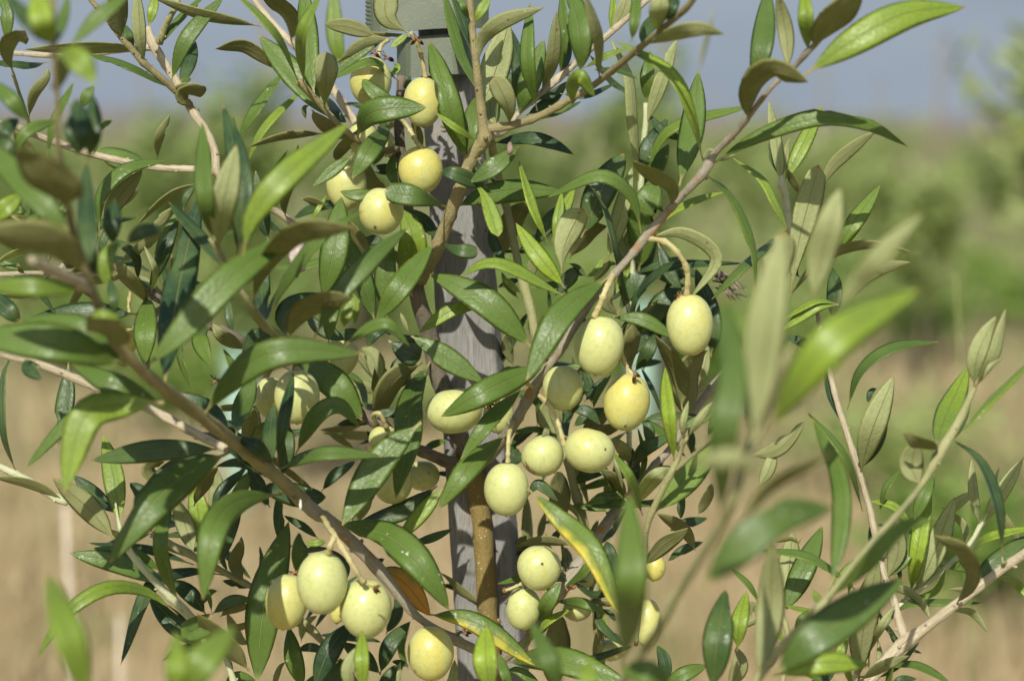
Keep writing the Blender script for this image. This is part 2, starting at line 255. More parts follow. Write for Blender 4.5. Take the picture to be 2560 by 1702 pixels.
# leaves: per tile, "x y  x y  ...  w code [z]"
LEAF = '''
@0 0
40 330 50 120 -10 -90 110 Tg 4
385 350 240 190 50 -40 110 Td 17
385 350 300 150 270 -90 170 Tl 17.5
425 350 460 150 500 -30 75 Tg 15
980 -60 760 100 545 310 100 Tg 13
92 530 60 400 80 300 175 250 150 Ud2 6
345 460 200 480 -60 460 65 Td 2
225 870 250 690 345 565 350 500 90 Ug 3
345 1150 400 900 530 630 75 Tg 7
400 400 560 430 685 610 175 Tl 18
400 410 430 540 425 660 130 Ud 15.5
220 910 80 730 -70 590 110 Tg 12
0 1080 30 960 130 880 110 Td 11
1135 385 700 345 220 365 95 Ug 0
1245 662 960 490 650 398 62 Tg .8
890 290 880 120 850 -150 185 Uo 2
990 375 955 280 930 190 85 Td -.8
1078 460 1030 250 1010 -80 112 Ul 1.8
1105 195 1125 80 1150 -50 82 Tl -1
1205 340 1290 180 1500 -30 62 Tg -1
1930 195 1480 105 1150 -10 92 Ud 0
1265 600 1380 290 1635 -10 130 Tg .5
1345 595 1400 450 1440 320 112 Td -2
1400 770 1365 700 1500 640 140 Uo1 0
1270 670 1350 640 1490 640 55 Uo 0
1350 600 1380 590 1410 580 45 Tg -1.2
1735 1050 1890 800 2080 535 88 Tg -3
1810 1230 1940 950 2200 685 70 Tl -2
2060 530 1820 345 1605 360 112 Ud 0
2470 920 2130 520 1925 285 215 Tg 1.2
2390 985 2120 1000 1850 1075 66 Ud -1
715 985 755 925 825 890 55 Tg 6
690 1150 720 1030 712 985 30 Tg 6
605 800 640 710 690 640 90 Tg 7
1160 1175 1170 1020 1248 855 78 Ug .5
1080 1255 920 1180 735 1110 175 Tg1 -3.5
110 1160 190 980 405 890 100 Tg 8
260 1175 200 1090 110 970 100 Ud 6
575 1170 560 960 565 745 170 Td 14
650 1190 690 950 675 700 120 Td 13.4
1700 1400 1720 1250 1725 1090 10 Ul 9
100 1180 40 1100 -40 1060 140 Td 12
1470 -30 1420 60 1330 130 50 Tg -1.5
250 1300 220 1200 160 1160 120 Ud 13
@1 0
430 605 300 300 100 70 -60 -70 62 Tl 6
478 605 450 350 490 160 600 -40 95 Tl 6.5
565 705 505 380 470 -90 190 Tg 1.2
385 300 350 120 150 -80 145 Ud 0
625 800 630 600 632 400 190 Ug2 4.5
780 560 700 280 690 -90 140 Tz -14
950 245 800 195 638 180 130 Ug1 3
1232 240 1085 130 1080 -60 205 Ug2 3
1235 255 1100 260 960 240 36 Ud 1
1245 245 1190 290 1112 352 62 Tk 3
1130 290 920 315 720 460 90 Ug -2
1060 300 920 370 700 540 90 Tg -3.4
1155 590 970 462 700 575 70 Tg 2.4
1100 760 1000 690 910 590 135 Tg1 2.6
1110 770 1040 730 955 810 90 Td .4
862 1015 980 830 1345 795 215 Tg 4.6
1120 900 970 1080 835 1300 172 Tg 3.2
830 1150 700 1240 550 1362 105 Tg 2.4
1090 1130 980 1190 890 1250 62 Tg 1
800 1050 750 1120 720 1190 115 Ud -1
910 1240 970 1330 1060 1390 150 Ud -3
1120 1250 1060 1250 970 1240 90 Tb -4
1150 1130 1120 1260 1160 1380 92 Tg 0
640 700 700 830 780 900 90 Td -1.5
600 880 680 960 800 1010 130 Ud -2
1140 480 1160 500 1100 560 60 Tl -2
1660 1190 1540 740 1408 312 205 Tg 3.4
1662 1190 1690 950 1745 690 155 Tg 2.4
1745 1040 1600 950 1450 838 62 Tl 4
1745 690 1620 350 1505 -40 112 Tg -.5
1700 410 1640 150 1560 -50 75 Td 2
1738 178 1770 90 1850 -40 85 Tl 4.4
1675 165 1650 60 1610 -60 55 Tg 5
1790 790 1890 480 1975 180 245 Ul 1.4
1770 490 1780 310 1920 170 2215 65 132 Ug 4.4
1890 920 1840 780 1850 630 160 Ul1 .4
1890 910 1890 700 1890 450 26 Tg 1.6
1980 940 1970 760 1880 580 172 Ug2 4.4
2000 780 2050 520 1990 220 120 Tb -1
2050 865 2120 640 2230 320 195 Tg 1.4
2190 820 2115 450 2135 55 125 Tg 4.6
2210 690 2300 450 2330 115 115 Ug 2
2110 850 2270 750 2400 620 100 Td -.5
1720 1330 1880 1230 2040 1090 152 Tg 3
1710 1335 1600 1290 1490 1260 132 Td1 3.4
1850 1045 2100 1020 2300 1060 2450 1135 110 Tb 1.4
2150 890 2300 840 2500 760 60 Td 2
1240 600 1230 640 1260 600 60 Td -1
480 850 475 800 500 770 40 Ud 1
1320 1060 1300 950 1260 900 80 Ud -1
@2 0
570 545 610 250 600 -60 92 Tg .6
600 560 640 400 650 280 85 Td -.4
740 560 730 250 650 -110 205 Tg 6.4
880 580 870 300 770 -40 92 Ug 7.4
680 775 675 640 740 565 830 695 120 Tl1 6.4
950 230 980 60 990 -90 55 Tl .5
965 240 1060 60 1080 -80 120 Ul .7
1115 310 1140 150 1160 -80 92 Tg 8
1310 240 1320 80 1345 -90 135 Ul 9
1190 350 1230 210 1390 60 115 Tb 6
1340 160 1400 60 1440 -50 105 Tb 9
1220 350 1440 250 1600 215 1785 250 105 Ug 9
760 505 920 420 1075 358 52 Tl 2
820 515 1000 520 1145 575 42 Td 2
1150 1345 1125 900 1090 560 965 300 92 Ul -2
1215 745 1230 560 1250 390 112 Tg -2.6
1225 920 1330 620 1440 308 122 Ul -2.8
1645 1190 1560 860 1390 530 1030 325 98 Tl 7
1470 1370 1570 920 1605 552 205 Tg 3
1210 1340 1310 1060 1480 910 1970 785 88 Tl -2.5
1205 1340 1240 1090 1375 888 142 Td -3
1230 1360 1310 1210 1385 1070 130 Tg -4
1405 1530 1390 1370 1150 1200 135 Uo 6
590 690 780 700 1000 610 50 Td 3
450 870 560 830 700 740 50 Tg 3
420 740 520 700 680 590 60 Td 0
1640 1190 1680 1120 1740 1110 50 Ul 3
1760 1190 1830 1155 1880 1140 40 Us 5
@3 0
620 520 600 240 540 -40 130 Ug 6.6
340 680 430 350 470 -80 185 Tg 6.4
770 385 755 120 735 -80 105 Tl 8.6
800 360 970 130 1140 -80 195 Uo 8.8
735 560 1100 300 1500 100 1895 55 215 Tl 9
335 910 370 650 500 530 745 600 200 Uo 8
60 1235 400 1010 850 870 1200 920 1492 1072 145 Tg 6
565 1380 535 1100 480 770 102 Ul -2.4
580 1360 710 1100 858 798 132 Tl -2.6
560 1320 500 1140 490 1020 60 Tb -3
600 1300 600 1150 625 1030 60 Ul -3
860 1400 960 1210 1245 972 112 Ug 1
690 1400 650 1310 620 1250 62 Ud -1
-40 540 40 200 60 90 40 Ul -40
@0 1
520 580 260 300 -110 -110 185 Tg 14
490 385 370 210 330 10 370 Uo2 16
725 960 650 620 625 60 130 Td 13
-60 490 40 380 150 285 125 Tl 9
60 420 120 400 195 405 90 Tg 4
-60 490 120 500 280 520 150 Uo 7
60 430 130 470 200 535 24 Uk 8
190 600 215 500 282 420 62 Tg 8.6
450 650 400 560 320 490 112 Tb -1
600 860 350 660 -80 560 230 Uo 15
610 1000 250 960 -90 960 150 Tl 14
-40 760 50 800 130 830 60 Tg 2
180 860 150 840 130 790 40 Ug 2
1005 1165 650 1160 215 1212 195 Td 1
165 1235 60 1130 -80 1000 150 Td 7
900 1400 800 1290 660 1185 190 Ud 13.4
640 1190 760 1160 880 1200 60 Tl 13.8
1105 990 1070 1250 1065 1518 190 Tg 2
1230 1700 1235 1480 1320 950 1460 330 262 Td 7
1060 1560 1300 1330 1700 900 2155 588 215 Tg 11
1690 870 1450 560 1258 355 105 Td 6.5
1790 730 1860 450 2100 150 2548 -222 185 Tl 12
1600 700 1640 350 1735 -50 175 Ul 10
1565 640 1500 300 1490 -210 125 Tg 10.4
1740 760 1780 350 1740 0 1655 -340 165 Td 8.6
1700 560 1780 300 1790 -50 120 Td 8
1980 640 1920 400 1890 140 150 Td 4
2095 455 2110 280 2190 -60 102 Uo 0
1455 195 1250 290 1035 482 56 Ug .4
1350 400 1370 300 1440 225 60 Tb -1
1095 985 1150 850 1230 660 1305 470 112 Tb 0
1130 830 1220 640 1300 420 130 Tg -.5
878 780 1010 700 1190 555 92 Ug 1
1090 560 1180 480 1258 388 85 Ug 1.6
920 660 1040 560 1205 530 102 Td 12
830 660 825 500 845 335 125 Td 11
780 980 790 750 870 640 115 Tl 11
830 1180 840 1050 800 900 70 Td 9
1050 1040 960 920 860 780 132 Uo 1
730 570 740 290 930 90 1200 38 112 Tg 3.4
770 540 850 340 1035 120 150 Ug 2.4
1570 1235 1470 1330 1545 1525 140 Tg 1
1720 1375 1630 1320 1570 1240 112 Ug 0
1725 1310 1690 1180 1680 1050 72 Td -2
960 1110 950 1050 975 1010 40 Tk -2
2060 1370 1900 1340 1840 1620 200 Td 5.2
1960 1230 1930 1000 1960 800 140 Td 4
1950 1230 2060 1000 2090 870 60 Td 5
480 480 420 330 470 100 90 Tb 2
200 430 190 300 150 220 90 Td 2
330 560 440 440 520 300 80 Tg 3
590 820 680 600 600 380 90 Tg 5
2240 320 2300 330 2400 380 70 Ud -1
2300 490 2340 400 2400 300 46 Tl -1
@1 1
1525 378 1330 310 1085 265 182 Tg2 4.4
960 275 850 290 745 262 95 Tg 3
600 1080 690 700 735 308 235 Tg 4
1600 395 1800 290 2070 250 2360 260 190 Tg 0
1710 200 1800 290 1895 570 130 Tl2 4
1480 640 1600 690 1745 705 122 Tb2 2.4
980 1245 1190 960 1402 678 195 Tg 4.8
1240 850 1270 620 1200 410 235 Tl 0
1440 590 1350 480 1200 395 122 Td -1
1080 1010 1080 830 1130 680 185 Tg .6
995 1215 900 900 800 615 195 Tg 2
545 1345 700 1050 950 770 1218 542 145 Tg 8.6
215 1190 330 940 600 600 885 415 90 Tg 9.4
90 1070 200 800 450 560 825 528 150 Uo 11
370 1340 470 1150 640 1060 805 1045 160 Uo 8.6
330 1340 350 1150 620 1020 205 Td 5.2
650 1385 670 1200 735 1050 112 Tg 3
770 1400 930 1270 1100 1230 1235 1385 105 Tg 8
945 1390 1000 1300 1120 1250 95 Td 2
1095 1360 1200 1430 1320 1480 210 Tb2 2
1255 1320 1450 1440 1765 1650 192 Tg 3.6
2165 1425 1820 1080 1425 868 240 Tg 3.6
2408 1040 1900 790 1632 872 105 Tl 4.6
1765 1120 1560 1140 1335 1290 112 Tl 2
1360 690 1290 560 1200 450 60 Td -2
900 640 850 560 830 480 110 Ud 0
1000 620 950 620 910 600 90 Tb -2
700 1360 800 1310 900 1300 90 Td 0
520 1200 600 1260 760 1350 130 Td 1
1180 1150 1200 1200 1240 1290 40 Us 1
2130 1568 1980 1580 1900 1600 70 Tg 1
1990 1470 1960 1380 1960 1300 90 Ud -4
840 1090 790 1160 760 1250 110 Tz -9
840 1250 850 1100 820 1000 60 Ty -8
1000 1568 980 1480 900 1420 150 Ul -5
1240 820 1180 780 1150 700 60 Ud -2
1840 500 1870 650 1950 790 90 Tb -2
2050 1050 1960 930 1930 860 60 Tg -1
@2 1
500 640 400 400 294 62 78 Ty 2.6
628 975 440 740 278 512 150 Ty 3.4
600 860 620 650 735 408 215 Ul2 3.4
530 625 590 450 690 240 112 Ty 1
540 640 570 480 600 280 90 Tl 1.8
430 620 500 500 570 370 120 Td -2
500 590 560 500 560 400 60 Td -2.5
170 670 240 470 360 340 190 Uo -5
740 640 800 560 925 520 152 Uo -3
1070 1160 1010 730 930 420 838 215 56 Td .6
935 780 1030 450 1115 110 150 Ul -2.4
1025 820 1110 600 1180 440 110 Ul -4
1010 1165 1150 900 1290 640 140 Td -3.4
1140 1165 1210 950 1440 805 1908 790 72 Td 0
1250 600 1500 570 1740 750 1570 1025 112 Ul 4
1270 590 1430 400 1782 250 66 Tl 2.4
1655 130 1850 300 1990 600 2045 950 76 Tg 4
1700 1480 1720 1250 1600 860 170 Td -2
1270 1200 1370 1050 1500 1000 170 Td -3
1310 640 1390 850 1480 990 115 Td -2
1160 1400 1230 1330 1260 1400 120 Td -3
975 1190 1200 1205 1430 1335 122 Tg 2.4
945 872 600 1170 360 1615 225 Tg 5.6
1205 555 1230 350 1310 220 265 Tg1 -1.6
800 470 890 260 1048 8 245 Td1 -1
1190 570 1120 290 880 140 530 290 112 Tg 5
780 890 860 850 900 755 60 Ty 0
640 930 700 860 770 880 120 Tb -2
650 790 720 820 780 890 40 Td -2
370 900 400 780 470 700 90 Ug -2
380 970 600 950 640 1020 60 Td -1
300 1010 220 940 180 890 60 Tl 0
160 710 250 700 370 710 36 Td -3
150 960 220 930 290 910 60 Tb -3
1200 1480 1300 1250 1340 1050 150 Td -4
1180 700 1080 840 1010 1000 90 Tl -4
1070 720 1030 640 1050 560 80 Ul -3.4
520 1200 515 1100 500 980 30 Tb -4
1340 1000 1500 850 1640 900 90 Td -5
960 940 930 1060 1000 1160 130 Ug -3.6
880 870 940 800 1000 800 80 Uo -3
@3 1
640 1000 700 600 830 108 215 Ul2 3
415 1170 530 850 590 588 205 Ug2 9
690 255 650 180 620 110 62 Ud -1
180 -10 420 170 520 350 610 530 66 Tl 5
620 530 480 640 270 830 65 1035 76 Tg 3
960 745 1110 480 1283 238 142 Tl 1.6
620 1045 850 780 1150 660 1498 685 85 Uo 2
1080 1065 1220 870 1492 780 122 Ug 1
950 1160 960 1000 945 830 132 Tb 0
995 1095 820 1110 600 1265 105 Tk 2
995 1090 820 1070 605 1190 50 Tl 2
800 1060 850 780 930 480 1000 255 200 Ul 15
950 1150 1120 950 1300 740 1590 440 140 Ul 20
720 900 680 850 700 600 50 Tb -1
760 1568 760 1400 600 1330 90 Tb 0
-20 1568 60 1350 60 1100 110 Td -3
@0 2
125 1165 20 900 15 500 75 335 62 Td 4
490 1412 250 1270 -40 1215 80 Uo 3
300 380 210 400 300 490 120 Tb 8
505 365 485 650 425 960 152 Td 0
930 405 450 240 -180 190 255 Tg 12.6
930 385 600 130 160 70 195 Tg 11.6
1205 665 900 680 620 780 480 1290 225 Tl 11
1060 705 600 730 215 1115 115 Tg 7
1190 665 850 530 555 390 160 Tg 9
1725 925 1520 730 1285 600 200 Tb 4
1630 1030 1150 1020 705 1087 182 Td 6.4
1705 1040 1400 1180 1130 1400 812 1805 300 Tg 8.4
1900 1180 1650 960 1360 880 95 Td 6
1640 1050 1300 1130 1080 1270 130 Td 5
1960 1215 1780 1110 1600 1130 80 Td 5
895 1565 840 1230 768 930 175 Tl 3.6
1490 800 1700 500 2050 290 2620 305 200 Tg 9.6
1740 910 1780 720 1870 480 165 Tb 4
1830 920 1850 780 1850 690 120 Ug 2
2030 1130 1900 1000 1750 920 122 Td 7.4
1760 380 1790 310 1800 290 60 Ug 0
1640 500 1600 500 1570 520 26 Us 0
1470 1340 1540 1200 1600 1140 110 Uo 1
1150 1210 1110 1160 1200 1080 120 Uo 0
@1 2
1400 350 1260 640 1240 950 1140 1335 225 Tg 3.4
1335 812 1050 1080 775 1532 262 Tg 5.4
1340 370 1130 520 1030 780 190 Uo 0
430 370 670 500 882 755 245 Tg1 1
408 1050 560 770 730 690 872 835 150 Tg 5.4
280 1160 600 1040 1012 1055 118 Tg 7.4
270 1110 320 800 388 468 105 Td 6.6
240 1130 220 900 250 685 122 Td 5
325 1130 350 990 365 850 132 Td 4
100 960 150 870 205 800 85 Tg 2
600 1320 700 1200 840 1105 92 Td 4
160 1345 110 1270 100 1190 105 Td 4
1100 530 1000 420 860 300 135 Ug -6
1040 605 930 550 820 540 90 Ug -6
700 835 820 810 950 820 66 Tb -2
640 890 720 930 830 1000 52 Ug -2
1340 1005 1430 970 1515 945 62 Tg -2.4
870 1500 930 1400 960 1320 105 Ug -2.4
970 1400 975 1320 960 1230 60 Tb -3
2285 365 1850 560 1507 755 212 Tg 5
2090 555 1850 790 1645 1062 132 Tg 4.6
1965 890 1700 1130 1480 1425 192 Tg 4.6
1040 750 1100 740 1140 700 80 Td 0
1180 370 1150 420 1200 500 100 Td -1.4
1080 1020 990 950 940 880 60 Td -1
@2 2
560 910 530 780 530 620 225 Ug -3
660 400 740 410 810 440 60 Tg 1
695 720 790 730 878 818 92 Td 3
830 720 870 600 960 470 52 Tg 0
770 660 850 560 930 480 66 Td -1
800 560 780 480 770 430 100 Td -1.4
680 850 780 770 920 710 92 Td -2
820 850 880 790 930 740 120 Ud -3
1190 800 1320 765 1610 760 62 Td 0
1130 430 1120 250 1130 100 155 Uo -1
1160 410 1240 280 1300 150 112 Td -2.4
1130 400 1240 375 1335 365 62 Tb -3.4
1340 750 1280 600 1195 420 42 Tb -3.6
1490 720 1460 450 1305 190 142 Uo 1
1540 650 1540 450 1640 260 215 Uo -1.6
1590 600 1640 450 1680 250 90 Ul -2
1420 1110 1390 750 1355 418 118 Tl 5.8
1490 960 1500 800 1535 662 62 Ul 6
1530 930 1610 800 1705 668 72 Ul 6.2
1110 1170 1210 1010 1410 910 115 Td 1
1250 930 1240 850 1190 790 92 Td 0
1300 1495 1500 1240 1740 980 235 Tl 3.6
1180 1370 1280 1220 1400 1150 132 Ul 2.4
1200 1500 1100 1210 988 1048 82 Tl 6.4
1095 1140 1060 1020 980 940 105 Ug 1
900 880 960 860 1040 830 90 Uo -1
600 1370 570 1270 560 1180 205 Uo -1.6
1065 1370 1000 1230 895 1160 95 Uo 0
985 1600 970 1370 920 1250 125 Ug -3
700 1280 800 1210 910 1190 66 Tb -2
470 990 490 880 500 830 60 Ul -2
240 990 320 900 420 850 90 Tb -4
280 1060 240 1050 250 970 160 Tb -4
420 850 425 650 400 450 40 Tg -3.4
660 760 690 500 680 330 30 Tb -4
1760 720 1600 800 1480 850 80 Tg 1
1160 1280 1150 1200 1110 1000 100 Tb -3
1560 1050 1560 930 1540 850 60 Tb -3
1700 870 1740 780 1760 700 80 Tg 0
1760 1540 1800 900 1870 450 1800 -75 205 Tg 21
2000 1010 2060 500 2130 0 2225 -560 260 Ul 19.6
980 1060 1010 1150 1050 1290 40 Uk 1
@3 2
470 890 700 500 1000 150 1545 -150 270 Tl 21
330 1060 540 1010 730 820 130 Ug 4
400 1300 480 1150 520 1000 110 Ul 4
1055 720 1150 440 1400 260 1705 222 92 Tg 3
940 340 965 370 1000 405 24 Tk 2
1155 1185 1240 850 1385 498 205 Ul 3.6
1170 1165 1270 960 1345 780 112 Td 2.4
1215 640 1230 590 1270 560 50 Tb 2
1010 830 930 620 895 400 62 Td 1
1170 1465 1080 1130 940 920 768 742 62 Tg 4
920 2045 1010 1600 990 1200 798 808 132 Tg 10
1290 1480 1340 1300 1445 1158 52 Tg 2.4
1990 550 2010 320 2130 50 155 Ul 7.6
2010 560 2130 320 2215 0 95 Ul 7.8
2050 510 2110 400 2195 345 42 Ul 8
1700 1000 1790 740 1935 430 195 Tl 5
1770 1010 1880 820 1960 600 90 Tb 5
1860 930 2080 680 2420 340 62 Tl 7
1720 1010 1580 950 1475 895 92 Uo 8.6
1590 1290 1530 1140 1560 950 200 Ug 7.6
2200 1790 2170 1450 2050 1120 1865 945 92 Tb 8
2030 1570 1990 1350 1970 1100 82 Ul 1.4
2050 1570 2210 1300 2345 1085 122 Ul 1.4
2140 1400 2150 1270 2172 1155 50 Ul 1.6
1540 1550 1620 1350 1690 1210 120 Tg 3
1740 1530 1880 1400 1990 1330 90 Ul -2
-100 1120 200 1080 400 1160 150 Ul 24
260 1568 500 1280 900 1060 90 Uo 20
@0 3
850 525 640 280 410 90 192 Ug 4.4
830 340 690 190 550 60 130 Td 2
800 250 740 200 660 160 60 Uo 1
1075 220 1010 150 960 110 125 Tb 0
1500 570 1450 260 1430 100 180 Tl -2
1440 620 1370 420 1285 220 152 Ug -1
1560 420 1600 200 1590 0 130 Ul -4
1570 350 1620 180 1800 10 95 Tb 1.4
1700 250 1780 150 1850 40 105 Tg -1
2085 190 1760 240 1570 450 1498 930 190 Tg 9.6
1935 215 1900 110 1830 10 105 Td 4
1620 700 1700 480 1770 340 85 Tb 0
1800 840 1730 690 1785 528 115 Uo 0
1690 750 1630 650 1620 500 50 Td -1
1260 870 900 700 540 630 175 Tg 1.4
1200 770 1000 640 700 590 100 Tg 1
1430 710 1060 590 680 560 72 Tb -1
1345 990 1230 780 1190 520 1270 200 122 Tg 5.6
1650 805 1400 760 1100 880 905 1405 112 Td 3
1312 1080 1080 905 780 880 480 1070 270 1382 122 Tl 5.8
1520 1330 1280 1130 1110 950 175 Td 2
1520 1080 1410 930 1260 820 135 Td 1
1630 1170 1390 1200 1540 1080 150 Tg 5.6
1840 1490 1650 1300 1470 1090 172 Uo 5
1560 1075 1700 980 1845 965 100 Td 3
1620 1090 1720 1040 1840 1010 80 Uo 2.4
1610 900 1540 920 1490 1000 60 Tg -1
1560 1060 1540 950 1500 840 40 Tg 2
1700 1180 1780 1160 1850 1130 60 Uo 1
1200 1410 1330 1350 1480 1290 80 Uo 1
1410 1280 1400 1320 1410 1360 40 Td 2
1860 880 1780 860 1650 830 70 Tb -1
660 1720 500 1200 365 790 215 Tl 22
1260 1700 1290 1450 1285 1225 150 Tl 20
1350 1700 1480 1430 1705 1180 225 Tl 20
1700 1520 1690 1450 1660 1380 50 Tb 0
1650 1600 1740 1540 1880 1560 90 Tg 2
1850 1300 1760 1250 1680 1080 90 Ug -3
@1 3
120 1640 180 1000 345 440 290 Tg 2.4
470 1640 390 1380 360 1180 152 Tg 1.4
320 170 460 200 622 210 190 Td1 3
290 560 290 350 280 200 92 Td 0
580 520 470 430 335 355 66 Tb 0
440 710 440 590 430 470 135 Tg -4
642 540 560 550 488 555 62 Tk1 5
690 395 1050 480 1300 680 1542 1018 262 Ts 6
985 735 1200 830 1388 1065 192 To 2
1375 1075 1720 1130 2145 1425 172 Tk 3
1850 1680 1810 1400 1815 1178 192 Ty 8
2020 1660 1950 1500 1910 1370 90 Tg 5
540 1640 650 1350 810 1140 185 Td 2.4
600 1350 520 1320 430 1340 76 Td -1
810 1650 810 1480 860 1325 132 Ul 7
910 1650 900 1400 900 1205 122 Tl 8
1030 1520 1110 1300 1245 1140 135 Td 0
1040 1520 920 1400 760 1290 135 Td 1.4
660 1640 720 1500 800 1400 140 Td 1
1160 1640 1170 1520 1180 1430 40 Ul 4
1230 1450 1180 1430 1120 1420 50 Tb -1
1455 130 1200 310 900 395 155 Td 0
1505 140 1370 290 1170 520 132 Tk 2.4
1250 560 1400 520 1555 455 72 Td 0
980 720 1020 690 1060 670 50 Td 0
450 640 520 600 640 590 50 Td 2
700 640 770 720 790 800 90 Td 0
1110 1150 1160 1050 1140 960 100 Tb -4
450 1280 470 1150 560 1090 70 Ul -3
1500 1640 1570 1540 1580 1420 80 Ul -2
240 1640 290 1480 330 1430 50 Ug 0
1050 1640 1120 1520 1200 1450 120 Td -2
1240 1480 1190 1330 1240 1160 60 Tg -4
480 1640 600 1550 700 1500 130 Tg -2
@2 3
350 150 580 370 830 630 1015 1060 200 Tk 6
350 210 430 120 560 230 90 Td 3
1050 1460 1110 900 1100 235 222 Tg 20
1180 720 1340 560 1522 458 132 Uo 3.4
1595 610 1470 440 1320 340 112 Uo 1
1370 695 1480 610 1640 540 76 Tb -1
1380 470 1500 410 1665 370 86 Tb -3
1600 345 1650 260 1700 120 92 Uo 4
1480 350 1480 280 1500 200 66 Tb 0
1360 1560 1360 1430 1308 1310 112 Tb 3
1330 1620 1500 1520 1660 1455 125 Tg 5
1420 1640 1250 1510 1050 1480 175 Tg 17
610 1680 510 1400 380 1135 125 Tg 16
770 1720 790 1550 812 1395 115 Tl 18
190 1440 550 1400 1060 1570 225 Tg 4.6
565 985 740 990 925 1062 85 Tg 3.4
445 1165 480 1020 590 850 132 Tg 3
290 1340 500 1130 670 1035 62 Tl 1.6
560 1400 560 1230 570 1080 235 Uo -3
680 565 470 535 285 570 82 Uo 1
960 720 950 630 930 540 135 Tb 1
880 1010 920 1000 990 1000 50 Ud -1
990 1110 960 1070 910 1040 50 Tb -2
1000 1240 960 1230 940 1250 50 Tb -3
920 1270 930 1180 900 1060 40 Tk -2
340 1000 350 400 340 200 100 Ug -6
430 550 450 450 480 330 60 Ug -5
660 780 630 620 600 580 90 Ug -5
540 520 570 480 590 440 60 Tb -3
300 640 300 560 340 500 100 Ud -4
480 1640 300 1500 200 1480 90 Tg 2
820 640 830 500 870 380 60 Ug -4
@3 3
1870 1020 1960 790 1880 600 1708 503 135 Uo 7.6
1900 940 2150 690 2420 480 152 Tb 3.6
1935 650 2100 510 2420 440 72 Tl 4
500 1525 850 1230 1432 838 270 Tg 14
900 980 1200 700 1450 440 1705 382 112 Tl 14
-30 890 250 590 550 350 935 290 265 Tg 21
575 1085 720 760 860 448 195 Tg .4
590 1060 620 750 650 480 190 Ul -1
380 1520 480 1080 500 580 192 Ug 10
415 1000 330 860 200 735 52 Tg 1
1115 890 900 720 700 630 400 600 72 Tg 3
245 1345 260 1130 310 920 142 Tv 6
60 1650 100 1250 152 915 200 Td 9
180 1620 260 1460 240 1325 140 Ug 5
520 1525 850 1430 1198 1446 152 Ty 10
1150 1562 1330 1450 1498 1385 92 Ug 5
1140 1570 1170 1180 1275 700 222 Ug 2.4
1365 815 1430 600 1400 360 152 Ug 2.4
1370 810 1490 640 1535 440 105 Tg 2
1530 935 1570 600 1660 90 142 Tl 2.4
1550 935 1680 650 1835 245 185 Ul 1.6
1365 1120 1540 990 2010 990 62 Tg 2.4
1235 1320 1310 1160 1400 1020 72 Ul 3
870 1040 840 970 808 900 66 Ty 6
1000 1390 1010 1340 1060 1270 95 Ty 3
680 1215 710 1130 765 1040 82 Tg 4
1440 1300 1340 1150 1280 1040 40 Tg 0
1350 1640 1450 1560 1560 1550 66 Tb 5
780 1640 880 1550 965 1490 105 Tb 2
430 1480 500 1400 540 1310 80 Tg 3
560 1250 520 1150 590 1300 60 Tl 2
530 1060 500 800 700 530 90 Ug -2
2195 640 2205 700 2240 680 30 Us 5
1220 1568 1230 500 1215 400 30 Td -1
700 560 640 520 530 540 40 Ud 1
1200 640 1230 560 1220 440 50 Td 0
350 1100 340 1000 400 1070 70 Ug 3
1100 1620 1060 1500 1000 1350 60 Tl 4
'''
# olives: "column row x y rx ry rot z tone(0 pale-1 yellow) scar(x,y offset or -)"
OL = '''1 0 963 600 155 185 0 .3 .55
1 0 1350 755 142 188 0 1.6 .6
1 0 1330 1255 162 178 0 2 .75
1 1 1040 408 165 176 5 2.8 .35 s -40 120
1 1 785 215 150 192 0 -.4 .3
1 0 905 1020 108 145 0 -.6 .25
1 0 1075 1060 68 95 0 -1.6 .2
2 2 878 247 181 224 8 4.6 .2
2 2 1545 95 170 232 0 4 .5
2 2 610 560 150 170 -5 3.2 .3
2 2 1083 665 172 216 10 3.6 .8 s -18 172
2 2 463 1060 160 152 -35 3.2 .1
2 2 805 1020 188 165 15 4 .3 s 112 -16
2 2 195 1305 164 200 0 4.4 .05
1 2 1580 730 208 168 -8 2.6 .1
1 2 1905 755 112 142 0 1 .2
1 2 420 625 168 205 0 4.4 .35
1 2 225 630 118 155 0 2.8 .3
1 2 715 350 140 185 40 -.2 .25
1 2 1125 1250 150 165 0 .4 .15
1 2 1345 1205 125 112 0 -2.6 .1
1 2 1060 945 112 112 0 .6 .1
1 3 605 845 188 235 0 6.4 .15
1 3 345 985 158 210 8 4.8 .7
1 3 925 1035 195 222 0 6 .1
1 3 1405 1365 172 205 0 3.2 .95
1 3 715 1060 52 85 0 -.5 .9
2 3 435 735 160 170 0 2.6 .25 s 22 -45
2 3 318 1035 128 160 5 1.8 .15
2 3 1290 735 80 98 10 -.4 1
2 3 1235 1140 108 182 0 -1.4 .6
2 3 715 1045 108 82 0 -2.4 .2
2 3 775 820 62 65 0 -2.6 .15
2 3 960 1340 120 80 0 -3.4 .1
0 2 950 215 62 100 0 -1 1'''
